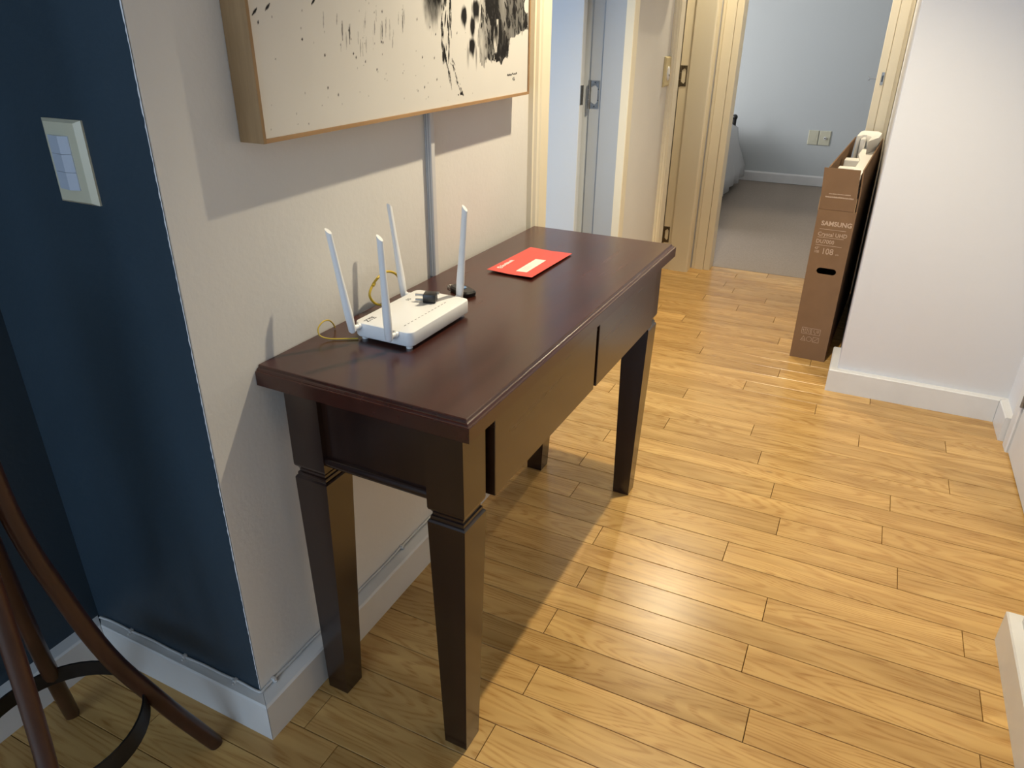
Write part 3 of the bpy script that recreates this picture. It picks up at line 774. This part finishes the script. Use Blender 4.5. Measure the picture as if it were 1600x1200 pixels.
# large wash of ink on the right, going on above the frame edge of the photo
mass = inpoly([(.745, 1.75), (.742, 1.44), (.752, 1.375), (.758, 1.345), (.744, 1.31), (.744, 1.285), (.752, 1.245), (.772, 1.228), (.786, 1.250), (.800, 1.246), (.812, 1.232), (.826, 1.248),
               (.838, 1.250), (.850, 1.236), (.862, 1.234), (.875, 1.242), (.893, 1.246), (.905, 1.262), (.908, 1.290), (.925, 1.288), (.945, 1.292), (.975, 1.304), (1.016, 1.307), (1.016, 1.345), (.995, 1.352), (.985, 1.375), (.995, 1.40), (.98, 1.46), (.93, 1.60), (.88, 1.72)])
tone = 0.50 + 0.42 * nA + 0.30 * (nC - 0.5) + 0.35 * (nB > 0.56) * (nA > 0.45)
fade = sm(.735, .80, Yg + (nA - .5) * 0.05)
put(np.where(mass, np.clip(tone * (0.25 + 0.75 * fade), 0, 0.97), 0))
dark = inpoly([(.79, 1.42), (.775, 1.365), (.80, 1.33), (.826, 1.28), (.85, 1.25), (.89, 1.25), (.90, 1.29), (.87, 1.315), (.85, 1.35), (.84, 1.42)])
put(np.where(dark, 0.45 + 0.5 * (nB > 0.42), 0))
put(np.where(inpoly([(.82, 1.252), (.84, 1.262), (.87, 1.258), (.90, 1.262), (.898, 1.248), (.875, 1.243), (.85, 1.236), (.815, 1.238)]), 0.9 * (nB > 0.40), 0))
ink *= 1 - 0.85 * (mass & (np.abs(Yg - .835) < .012) & (Zg < 1.33) & (Zg > 1.26)) * sm(.4, .6, nA)
blob(.681, 1.339, .0135, .017, 0.97, 0.4, 0.5); blob(.719, 1.318, .0125, .019, 0.92, 0.4, 0.5); blob(.7155, 1.280, .0145, .014, 0.95, 0.4, 0.9); blob(.735, 1.353, .018, .018, 0.9, 0.4, 0.6)
blob(.696, 1.262, .006, .016, 0.45, 0.8, 0.5); blob(.735, 1.258, .004, .018, 0.6, 0.7, 0.5)
for q in range(60):
    a_ = rng.rand(); yy = .757 + .24 * rng.rand(); z_ = 1.29 + .12 * rng.rand()
    if yy > .93: z_ = max(z_, 1.325)
    streak(yy, z_, yy + rng.uniform(-.006, .012), z_ - rng.uniform(.01, .03), rng.uniform(.0012, .0035), 0.85)
# vertical splashes of fibres
def fibres(pts, n_, spread, wmin, wmax, s=1.0, lmin=.008, lmax=.03):
    P = np.array(pts); seg = np.sqrt(((P[1:] - P[:-1]) ** 2).sum(1)); cum = np.concatenate([[0], np.cumsum(seg)]); tot = cum[-1]
    for _ in range(n_):
        u_ = rng.rand() * tot; i_ = min(np.searchsorted(cum, u_, side='right') - 1, len(seg) - 1)
        f_ = (u_ - cum[i_]) / seg[i_]; p = P[i_] + (P[i_ + 1] - P[i_]) * f_; d_ = (P[i_ + 1] - P[i_]) / seg[i_]
        p = p + rng.randn(2) * spread * np.array([1, .3]); l_ = rng.uniform(lmin, lmax)
        streak(p[0], p[1], p[0] + d_[0] * l_ + rng.uniform(-.001, .001), p[1] + d_[1] * l_, rng.uniform(wmin, wmax), s)
fibres([(.606, 1.47), (.601, 1.37), (.592, 1.337), (.588, 1.305), (.592, 1.258)], 46, .0045, .0010, .0026, 1.0)
fibres([(.626, 1.47), (.623, 1.37), (.619, 1.334), (.621, 1.314), (.6175, 1.277), (.614, 1.25)], 40, .0035, .0008, .0022, 1.0)
fibres([(.596, 1.27), (.606, 1.235), (.612, 1.21)], 12, .004, .0006, .0012, .9)
fibres([(.618, 1.256), (.632, 1.234), (.640, 1.216), (.648, 1.198), (.662, 1.180)], 34, .0042, .0005, .0012, .85, .003, .009)
fibres([(.652, 1.186), (.664, 1.178)], 12, .005, .0008, .0018, 1.0, .003, .008)
# left feathered wash
for yc_, zc_, ry_, rz_, s_ in ((.545, 1.385, .030, .035, .75), (.555, 1.352, .018, .024, .55), (.575, 1.375, .020, .022, .9), (.53, 1.37, .012, .03, .4)):
    blob(yc_, zc_, ry_, rz_, s_, 0.8, 0.6)
fibres([(.535, 1.40), (.560, 1.365), (.585, 1.375)], 30, .012, .0008, .002, .8)
# faint vertical dry brush marks and specks
for _ in range(26):
    yy = rng.uniform(.2, .47); z_ = rng.uniform(1.29, 1.36)
    streak(yy, z_, yy - .003, z_ - rng.uniform(.01, .035), rng.uniform(.0005, .0012), rng.uniform(.15, .5))
for y_, z_ in ((.0476, 1.338), (.0757, 1.3444), (.1826, 1.3544)):
    streak(y_ + .006, z_ + .004, y_ - .005, z_ - .005, .0016, 1.0)
for y_, z_ in ((.440, 1.335), (.371, 1.325), (.2527, 1.325), (.272, 1.32)):
    streak(y_, z_, y_ - .003, z_ - .03, .0012, .8)
for y_, z_ in ((.0529, 1.324), (.1468, 1.2994), (.3738, 1.342), (.3658, 1.2915), (.370, 1.2905), (.2702, 1.3116), (.278, 1.2747), (.3119, 1.2608), (.1995, 1.2746), (.226, 1.2104), (.1996, 1.2238), (.3456, 1.2456), (.4913, 1.3295), (.5383, 1.3155), (.5598, 1.3022), (.5514, 1.258), (.5052, 1.261), (.5593, 1.2161), (.4833, 1.1993), (.5091, 1.2044), (.6482, 1.3038), (.285, 1.268)):
    streak(y_, z_ + .0015, y_ - .001, z_ - .0025, .0013, 1.0)
for _ in range(70):
    y_, z_ = rng.uniform(.05, .72), rng.uniform(1.165, 1.37); streak(y_, z_ + .001, y_, z_ - .0015, rng.uniform(.0005, .0009), rng.uniform(.3, .8))
# upper half of the painting, above the photograph
for _ in range(10):
    blob(rng.uniform(.25, .95), rng.uniform(1.5, 1.85), rng.uniform(.03, .09), rng.uniform(.03, .09), rng.uniform(.4, .9), .5, .4)
# signature scribble
sg = [(.896, 1.2045), (.900, 1.2085), (.903, 1.2040), (.908, 1.2085), (.912, 1.2045), (.917, 1.2070), (.922, 1.2050), (.928, 1.2095), (.933, 1.2055), (.940, 1.2075), (.946, 1.2060), (.951, 1.2100), (.953, 1.2055)]
for p, q in zip(sg, sg[1:]): streak(p[0], p[1], q[0], q[1], .0013, 1.0)
for p, q in (((.928, 1.199), (.926, 1.1935)), ((.933, 1.1985), (.938, 1.1975)), ((.938, 1.1975), (.933, 1.193)), ((.933, 1.193), (.940, 1.1932))): streak(*p, *q, .0013, 1.0)
paperc = np.array([0.68, 0.66, 0.615]) * (0.985 + 0.03 * nC[..., None])
inkc = np.array([0.008, 0.007, 0.007])
ink = np.clip(ink * 1.12, 0, 1)
colr = paperc * (1 - ink[..., None]) + inkc * ink[..., None]
V = np.stack([np.full(SH, PXF - 0.0035), Yg, Zg + (Yg - PY0) * SL], -1).reshape(-1, 3)
nz, ny = SH
ii = (np.arange(nz - 1)[:, None] * ny + np.arange(ny - 1)[None]).ravel()
F = np.stack([ii, ii + 1, ii + ny + 1, ii + ny], -1)
me = bpy.data.meshes.new('canvas')
me.vertices.add(len(V)); me.vertices.foreach_set('co', V.astype('f').ravel())
me.loops.add(F.size); me.loops.foreach_set('vertex_index', F.ravel().astype('i'))
me.polygons.add(len(F)); me.polygons.foreach_set('loop_start', np.arange(0, F.size, 4, dtype='i'))
me.update(calc_edges=True); me.validate()
at = me.color_attributes.new('paint', 'FLOAT_COLOR', 'POINT')
at.data.foreach_set('color', np.concatenate([colr.reshape(-1, 3), np.ones((len(V), 1))], 1).astype('f').ravel())
m, N, L, b = new_mat('ink_on_canvas')
an = N.new('ShaderNodeAttribute'); an.attribute_name = 'paint'; L.new(an.outputs['Color'], b.inputs['Base Color']); b.inputs['Roughness'].default_value = 0.7; b.inputs['Specular IOR Level'].default_value = 0.2
me.materials.append(m)
cv = bpy.data.objects.new('canvas', me); COL.objects.link(cv); cv.parent = pic; cv.location = -PO[pic.name]
bm = BM(); add_box(bm, WX + 0.002, PXF - 0.0045, PY0 + .008, PY1 - .008, PZ0 + .014, PZ1 - .014); obj('backing', bm, MAT['cardin'], pic)

# triple switch on the navy wall
sw = thing('light_switch', 'ivory wall plate with three pale rocker switches on the navy wall', 'light switch', (-0.162, -0.1372, 1.07))
bm = BM()
Y0s = -0.1380
xs0, xs1, z0s, z1s = -0.2055, -0.1185, 1.0705, 1.1935
def plate(bm, x0, x1, z0, z1, y, t, bev):
    loft(bm, [[(x0, y, z0), (x1, y, z0), (x1, y, z1), (x0, y, z1)], [(x0, y - t * .35, z0), (x1, y - t * .35, z0), (x1, y - t * .35, z1), (x0, y - t * .35, z1)],
              [(x0 + bev, y - t, z0 + bev * .4), (x1 - bev, y - t, z0 + bev * .4), (x1 - bev, y - t, z1 - bev * .4), (x0 + bev, y - t, z1 - bev * .4)]])
plate(bm, xs0, xs1, z0s, z1s, Y0s, 0.009, 0.010); obj('plate', bm, MAT['ivoryp'], sw)
for i in range(3):
    z0 = 1.0925 + i * 0.0263; bm = BM()
    pr = [(-0.1905, Y0s - 0.006), (-0.1905, Y0s - 0.0105), (-0.162, Y0s - 0.0155), (-0.1455, Y0s - 0.0105), (-0.1455, Y0s - 0.006)]
    v0 = [(x, y, z0) for x, y in pr]; v1 = [(x, y, z0 + 0.0258) for x, y in pr]
    loft(bm, [v0, v1]); obj('rocker', bm, MAT['greyp'], sw)
# switch plate in the hall, between the two doorways
s2 = thing('hall_switch', 'yellowed switch plate with an oval rocker between the two side doorways', 'light switch', (WX, 2.615, 1.085))
bm = BM()
loft(bm, [[(WX, 2.566, 1.086), (WX, 2.666, 1.086), (WX, 2.666, 1.210), (WX, 2.566, 1.210)], [(WX + .004, 2.566, 1.086), (WX + .004, 2.666, 1.086), (WX + .004, 2.666, 1.210), (WX + .004, 2.566, 1.210)],
          [(WX + .009, 2.574, 1.092), (WX + .009, 2.658, 1.092), (WX + .009, 2.658, 1.204), (WX + .009, 2.574, 1.204)]])
obj('plate', bm, MAT['yplate'], s2)
bm = BM(); ov = lambda x, a, c: [(x, 2.616 + a * math.cos(t), 1.140 + c * math.sin(t)) for t in np.linspace(0, 2 * math.pi, 17)[:-1]]
loft(bm, [ov(WX + .0085, .018, .030), ov(WX + .013, .017, .029), ov(WX + .0145, .014, .026)]); rk = obj('rocker', bm, MAT['plastic'], s2, smooth=True)
bm = BM(); add_cyl(bm, (WX + .014, 2.618, 1.133), (WX + .0155, 2.618, 1.133), .005, 10); obj('key_slot', bm, MAT['bronze'], rk)
# white wall box above it, only its rounded lower end near the frame
ic = thing('wall_box', 'white rounded wall box above the hall switch at the top edge', 'wall box', (WX, 2.38, 1.43))
bm = BM()
yr_ = lambda ins, x: [(x, a, c) for a, c in [(2.235 + ins, 1.72 - ins), (2.235 + ins, 1.47 + ins), (2.255 + ins, 1.437 + ins), (2.28, 1.432 + ins), (2.54, 1.432 + ins), (2.575 - ins, 1.445 + ins), (2.59 - ins, 1.48), (2.615 - ins, 1.72 - ins)]]
loft(bm, [yr_(0, WX), yr_(0, WX + 0.020), yr_(0.006, WX + 0.026)]); obj('housing', bm, MAT['plastic'], ic)
bm = BM(); add_box(bm, WX + 0.0255, WX + 0.029, 2.33, 2.50, 1.56, 1.66, 0.002); obj('cover', bm, MAT['ivoryp'], ic)

# bedroom outlets
for i, (x0, x1, lb) in enumerate(((0.352, 0.442, 'blank yellowed wall plate left of the aerial socket in the bedroom'), (0.448, 0.546, 'yellowed plate with a round aerial socket low on the bedroom wall'))):
    t = thing('wall_socket', lb, 'wall plate', ((x0 + x1) / 2, 6.66, 0.366))
    bm = BM(); plate(bm, x0, x1, 0.368, 0.494, 6.66, 0.009, 0.006); obj('plate', bm, MAT['ivoryp'], t)
    if i:
        bm = BM(); add_cyl(bm, (0.500, 6.651, 0.432), (0.500, 6.640, 0.432), 0.012, 14); so = obj('socket', bm, MAT['plastic'], t, smooth=True)
        bm = BM(); add_cyl(bm, (0.500, 6.641, 0.432), (0.500, 6.638, 0.432), 0.006, 10); obj('socket_hole', bm, MAT['bronze'], so)
    else:
        bm = BM(); add_box(bm, 0.372, 0.422, 6.6495, 6.6515, 0.40, 0.462, 0.0005); obj('cover', bm, MAT['ivoryp'], t)

# bed corner with hanging quilt, seen past the left door frame
bed = thing('bed', 'bed corner with a hanging white quilt beyond the bedroom doorway', 'bed', (-0.9, 5.7, 0))
bm = BM(); add_box(bm, -1.75, -0.36, 4.6, 6.40, 0.13, 0.30, 0.02, 2); obj('bed_base', bm, MAT['black'], bed)
bm = BM(); add_box(bm, -1.77, -0.33, 4.62, 6.42, 0.30, 0.50, 0.05, 3); obj('mattress', bm, MAT['mattress'], bed, smooth=True)
for x, y in ((-1.65, 4.7), (-0.42, 4.7), (-1.65, 6.3), (-0.42, 6.3)):
    bm = BM(); add_cyl(bm, (x, y, 0), (x, y, 0.14), 0.03, 12, 0.03); obj('leg', bm, MAT['black'], bed)
bm = BM(); rings = []
for i in range(15):
    y = 5.2 + i * 0.09; w1 = 0.014 * math.sin(i * 1.7); w2 = 0.02 * math.sin(i * 2.3 + 1)
    rings.append([(-1.0, y, 0.515), (-0.45, y, 0.535), (-0.32, y, 0.54), (-0.255, y, 0.50), (-0.215 + w1, y, 0.36), (-0.165 + w2, y, 0.17), (-0.160 + w2, y, 0.055 + 0.01 * math.sin(i)),
                  (-0.200 + w2, y, 0.050), (-0.245 + w1, y, 0.35), (-0.300, y, 0.485), (-0.45, y, 0.505), (-1.0, y, 0.505)])
loft(bm, rings); obj('quilt', bm, MAT['quilt'], bed, smooth='all')
bm = BM(); add_cyl(bm, (-0.295, 6.44, 0.0), (-0.295, 6.44, 0.575), 0.018, 12)
bmesh.ops.create_uvsphere(bm, u_segments=12, v_segments=8, radius=0.026, matrix=Matrix.Translation((-0.295, 6.44, 0.59)))
obj('bed_post', bm, MAT['black'], bed, smooth=True)

# ================================================================== TELEVISION BOX (local build frame, front left foot at 0,0)
BW, BL, BH, FH = 0.147, 1.07, 0.662, 0.166
ROT = -0.047
bx = thing('television_box', 'tall narrow brown cardboard television box leaning by the white wall', 'box', (0, 0, 0), loc=(0.766, 2.379, 0)); bx.rotation_euler = (0, 0, ROT)
t = 0.005
HX0, HX1, HZ0, HZ1 = 0.040, 0.118, 0.3925, 0.420   # hand slot
bm = BM()
# front wall with a rounded hand slot, built round the hole
def slot_pts(n=6):
    r_ = (HZ1 - HZ0) / 2; zc = (HZ0 + HZ1) / 2; out = []
    for k in range(n + 1):
        a = math.radians(-90 + 180 * k / n); out.append((HX1 - r_ + r_ * math.cos(a), zc + r_ * math.sin(a)))
    for k in range(n + 1):
        a = math.radians(90 + 180 * k / n); out.append((HX0 + r_ + r_ * math.cos(a), zc + r_ * math.sin(a)))
    return out
sp_ = slot_pts(); outer = []
for (x, z) in sp_:   # project to the surrounding rectangle
    outer.append((min(max(x + (0.0 if HX0 + .014 < x < HX1 - .014 else (0.02 if x > .07 else -0.02)), 0.02), 0.138), z))
rect = []
n_ = len(sp_)
for i, (x, z) in enumerate(sp_):
    if z <= (HZ0 + HZ1) / 2: zz = HZ0 - 0.02
    else: zz = HZ1 + 0.02
    if abs(z - (HZ0 + HZ1) / 2) < 1e-6: zz = z
    xx = 0.138 if x > HX1 - 0.0135 else (0.020 if x < HX0 + 0.0135 else x)
    k = i % 7
    rect.append((xx if 0 < k < 6 or True else x, zz))
for yv, rev in ((0.0, False), (t, True)):
    a = [bm.verts.new((x, yv, z)) for x, z in sp_]; b_ = [bm.verts.new((x, yv, z)) for x, z in rect]
    for i in range(n_):
        j = (i + 1) % n_
        try: bm.faces.new((a[i], a[j], b_[j], b_[i]))
        except Exception: pass
a = [bm.verts.new((x, 0, z)) for x, z in sp_]; b_ = [bm.verts.new((x, 0.005, z)) for x, z in sp_]
for i in range(n_): bm.faces.new((a[i], a[(i + 1) % n_], b_[(i + 1) % n_], b_[i]))
add_box(bm, 0, 0.020, 0, t, 0, BH); add_box(bm, 0.138, BW, 0, t, 0, BH)
add_box(bm, 0.020, 0.138, 0, t, 0, HZ0 - 0.02); add_box(bm, 0.020, 0.138, 0, t, HZ1 + 0.02, BH)
obj('front_panel', bm, MAT['card'], bx)
bm = BM(); add_box(bm, 0, t, t, BL, 0, BH); obj('side_panel', bm, MAT['card'], bx)
bm = BM(); add_box(bm, BW - t, BW, t, BL, 0, BH); obj('side_panel', bm, MAT['card'], bx)
bm = BM(); add_box(bm, t, BW - t, BL - t, BL, 0, BH); obj('rear_panel', bm, MAT['card'], bx)
bm = BM(); add_box(bm, t, BW - t, t, BL - t, 0, t); obj('bottom_panel', bm, MAT['card'], bx)
# front flap standing up, slightly narrower, with torn fold line
bm = BM()
loft(bm, [[(0.002, -0.001, BH + .001), (BW - 0.010, -0.001, BH + .001), (BW - 0.010, 0.003, BH + .001), (0.002, 0.003, BH + .001)],
          [(0.0005, -0.004, BH + .05), (BW - 0.011, -0.004, BH + .05), (BW - 0.011, 0.000, BH + .05), (0.0005, 0.000, BH + .05)],
          [(-0.006, -0.008, BH + FH), (BW - 0.018, -0.008, BH + FH), (BW - 0.018, -0.004, BH + FH), (-0.006, -0.004, BH + FH)]])
fl = obj('front_flap', bm, MAT['card'], bx)
bm = BM()
loft(bm, [[(0, 0.010, BH), (t, 0.010, BH), (t, BL, BH), (0, BL, BH)], [(0.003, 0.012, BH + .08), (0.003 + t, 0.012, BH + .08), (0.003 + t, BL, BH + .08), (0.003, BL, BH + .08)],
          [(0.008, 0.016, BH + FH), (0.008 + t, 0.016, BH + FH), (0.008 + t, BL, BH + FH), (0.008, BL, BH + FH)]])
obj('side_flap', bm, MAT['card'], bx)
bm = BM()
loft(bm, [[(BW - t, 0.008, BH), (BW, 0.008, BH), (BW, BL, BH), (BW - t, BL, BH)], [(BW - t - 0.001, 0.007, BH + .08), (BW - 0.001, 0.007, BH + .08), (BW - .001, BL, BH + .08), (BW - t - .001, BL, BH + .08)],
          [(BW - t - 0.006, 0.004, BH + FH), (BW - 0.006, 0.004, BH + FH), (BW - .006, BL, BH + FH), (BW - t - .006, BL, BH + FH)]])
obj('side_flap', bm, MAT['card'], bx)
for (x0, x1, z0, z1) in ((-0.001, 0.0012, BH - .004, BH + .05), (BW - 0.0105, BW - 0.0085, BH - .002, BH + .055)):
    bm = BM(); add_box(bm, x0, x1, -0.0045, -0.0005, z0, z1); obj('flap_edge', bm, MAT['cardin'], fl)
# printing
def fm(x, z, y=-0.0006): return Matrix(((1, 0, 0, x), (0, 0, -1, y), (0, 1, 0, z), (0, 0, 0, 1)))
text_mesh('SAMSUNG', 0.0262, MAT['cardp'], 'brand_print', bx, fm(0.0225, 0.598), sx=0.98, bold=0.0007)
text_mesh('Crystal UHD', 0.0225, MAT['cardp'], 'print', bx, fm(0.0170, 0.5545), sx=0.94, bold=0.0002)
text_mesh('DU7000', 0.0225, MAT['cardp'], 'print', bx, fm(0.0150, 0.5235), sx=0.92, bold=0.0001)
text_mesh('43"\n108', 0.0150, MAT['cardp'], 'print', bx, fm(0.0150, 0.4965), sx=0.9)
text_mesh('108', 0.0360, MAT['cardp'], 'print', bx, fm(0.0440, 0.4790), sx=0.88)
text_mesh('cm', 0.0110, MAT['cardp'], 'print', bx, fm(0.1000, 0.4790), sx=1.0)
for z, x0, x1 in ((0.5815, 0.020, 0.122), (0.5475, 0.018, 0.120), (0.5145, 0.016, 0.118)):
    bm = BM(); add_box(bm, x0, x1, -0.0008, -0.0002, z, z + 0.0014); obj('rule', bm, MAT['cardp'], bx)
bm = BM()   # two lines of small print on the flap
for z, x0, x1, h_ in ((BH + .064, 0.030, 0.112, .0040), (BH + .050, 0.018, 0.124, .0065)):
    x = x0
    rr_ = random.Random(int(z * 1000))
    while x < x1:
        w = rr_.uniform(.0022, .0045); yq = -0.0041 - (z - BH - .05) * 0.0345 - 0.0009
        add_box(bm, x, min(x + w, x1), yq, yq + .0006, z, z + h_ * rr_.uniform(.75, 1)); x += w + rr_.uniform(.0008, .0018)
obj('small_print', bm, MAT['cardp'], fl)
# handling symbols near the bottom: outlines only
def outline(bm, pts, w=0.0014, y=-0.0008, closed=True):
    n2 = len(pts); 
    for i in range(n2 if closed else n2 - 1):
        (xa, za), (xb, zb) = pts[i], pts[(i + 1) % n2]
        dx, dz = xb - xa, zb - za; l_ = math.hypot(dx, dz) or 1; nx, nz_ = -dz / l_ * w / 2, dx / l_ * w / 2
        ex_, ez_ = dx / l_ * w / 2, dz / l_ * w / 2
        vs = [bm.verts.new((x, y, z)) for x, z in ((xa + nx - ex_, za + nz_ - ez_), (xb + nx + ex_, zb + nz_ + ez_), (xb - nx + ex_, zb - nz_ + ez_), (xa - nx - ex_, za - nz_ - ez_))]
        bm.faces.new(vs)
def R4(x0, x1, z0, z1): return [(x0, z0), (x1, z0), (x1, z1), (x0, z1)]
symbols = []
bm = BM(); outline(bm, R4(0.030, 0.066, 0.118, 0.146)); outline(bm, [(0.037, 0.123), (0.037, 0.139), (0.034, 0.135), (0.040, 0.135)], closed=False); outline(bm, R4(0.044, 0.052, 0.123, 0.140)); outline(bm, [(0.059, 0.123), (0.059, 0.140)], closed=False); symbols.append(bm)
bm = BM(); outline(bm, R4(0.070, 0.106, 0.118, 0.146)); outline(bm, [(0.080, 0.141), (0.080, 0.130), (0.086, 0.128), (0.086, 0.121)], closed=False); outline(bm, [(0.093, 0.141), (0.093, 0.130), (0.099, 0.130), (0.099, 0.141)], closed=False); symbols.append(bm)
bm = BM(); outline(bm, [(0.032, 0.085), (0.052, 0.085), (0.042, 0.106)]); outline(bm, [(0.037, 0.091), (0.047, 0.091)], closed=False); symbols.append(bm)
bm = BM(); outline(bm, [(0.066 + .011 * math.cos(a), 0.095 + .011 * math.sin(a)) for a in np.linspace(0, 2 * math.pi, 13)[:-1]]); symbols.append(bm)
bm = BM(); outline(bm, R4(0.082, 0.106, 0.084, 0.107)); outline(bm, [(0.086, 0.088), (0.102, 0.103)], closed=False); symbols.append(bm)
for bm in symbols: obj('symbol', bm, MAT['cardp'], bx)
# styrofoam packing inside, standing out at the far end
fo = thing('foam_packing', 'white styrofoam packing sticking out of the open television box', 'packing foam', (0, 0, 0), loc=(0.766, 2.379, 0)); fo.rotation_euler = (0, 0, ROT)
ZF = 0.785
bm = BM(); add_box(bm, 0.022, 0.134, 0.03, 1.055, 0.48, ZF - 0.045); obj('core', bm, MAT['foam'], fo)
bm = BM(); add_prism(bm, [(0.092, 0.03), (0.131, 0.03), (0.131, 1.05), (0.070, 1.05), (0.070, 0.60), (0.092, 0.42)], 'z', ZF - 0.045, ZF + 0.02); obj('long_rib', bm, MAT['foam'], fo)
for y0, y1 in ((0.05, 0.10), (0.22, 0.28), (0.46, 0.54)):
    bm = BM(); add_box(bm, 0.024, 0.092, y0, y1, ZF - 0.045, ZF + 0.012, 0.004, 2); obj('cross_rib', bm, MAT['foam'], fo)
bm = BM()
oc = [(0.034, 0.80), (0.034, 0.99), (0.046, 1.050), (0.112, 1.050), (0.132, 0.985), (0.132, 0.80), (0.098, 0.62), (0.098, 0.80), (0.074, 0.86), (0.058, 0.86), (0.048, 0.82)]
add_prism(bm, oc, 'z', ZF - 0.045, ZF + 0.078); obj('end_block', bm, MAT['foam'], fo)
bm = BM(); add_box(bm, 0.052, 0.075, 0.80, 0.90, ZF - 0.045, ZF + 0.068, 0.008, 3); obj('knob', bm, MAT['foam'], fo, smooth=True)

# ================================================================== COAT STAND at the left
st = thing('coat_stand', 'dark brown bentwood stand with splayed legs and a black iron ring by the navy walls', 'coat stand', (-0.17, -0.42, 0))
zr = [(0.0, 0.236), (0.013, 0.230), (0.06, 0.209), (0.12, 0.182), (0.184, 0.156), (0.287, 0.115), (0.388, 0.087), (0.51, 0.062), (0.566, 0.051), (0.66, 0.040), (0.80, 0.036), (0.95, 0.034)]
for ang in (58, 150, 240, -36):
    a = math.radians(ang); cx_, cyy = -0.17, -0.42
    pts = smooth_path([(cx_ + r_ * math.cos(a), cyy + r_ * math.sin(a), z) for z, r_ in zr], 3)
    n = len(pts); rad = [0.0135 + 0.0010 * min(1, i / 6) for i in range(n)]; rad[0] = 0.0115
    bm = BM()
    tang = Vector((-math.sin(a), math.cos(a), 0)); rings = []
    for i, p in enumerate(pts):
        tt = (pts[min(i + 1, n - 1)] - pts[max(i - 1, 0)]).normalized()
        bi = tt.cross(tang).normalized(); rr = rad[i]
        rings.append([p + rr * ((abs(math.cos(q)) ** 0.7) * math.copysign(1, math.cos(q)) * tang + (abs(math.sin(q)) ** 0.7) * math.copysign(1, math.sin(q)) * bi) for q in np.linspace(0, 2 * math.pi, 13)[:-1]])
    loft(bm, rings); obj('leg', bm, MAT['stool'], st, smooth=True)
bm = BM(); rings = []
for k in range(49):
    a = 2 * math.pi * k / 48; ca, sa = math.cos(a), math.sin(a)
    rings.append([(-0.17 + r_ * ca, -0.42 + r_ * sa, z) for r_, z in ((0.1410, 0.178), (0.1445, 0.178), (0.1410, 0.216), (0.1375, 0.216))])
loft(bm, rings, cap=False); obj('foot_ring', bm, MAT['iron'], st, smooth=True)
bm = BM(); add_tube(bm, [(-0.17, -0.42, z) for z in (0.62, 0.66, 1.0, 1.5, 1.84, 1.87)], [0.018, 0.023, 0.023, 0.020, 0.018, 0.008], 16)
obj('pole', bm, MAT['stool'], st, smooth=True)
for ang in (15, 105, 195, 285):
    a = math.radians(ang); ca, sa = math.cos(a), math.sin(a)
    bm = BM(); add_tube(bm, smooth_path([(-0.17 + r_ * ca, -0.42 + r_ * sa, z) for r_, z in ((0.015, 1.55), (0.05, 1.60), (0.10, 1.66), (0.15, 1.74), (0.16, 1.82), (0.13, 1.86))], 4), 0.010, 10)
    obj('hook', bm, MAT['stool'], st, smooth='all')
print('planks', npl)
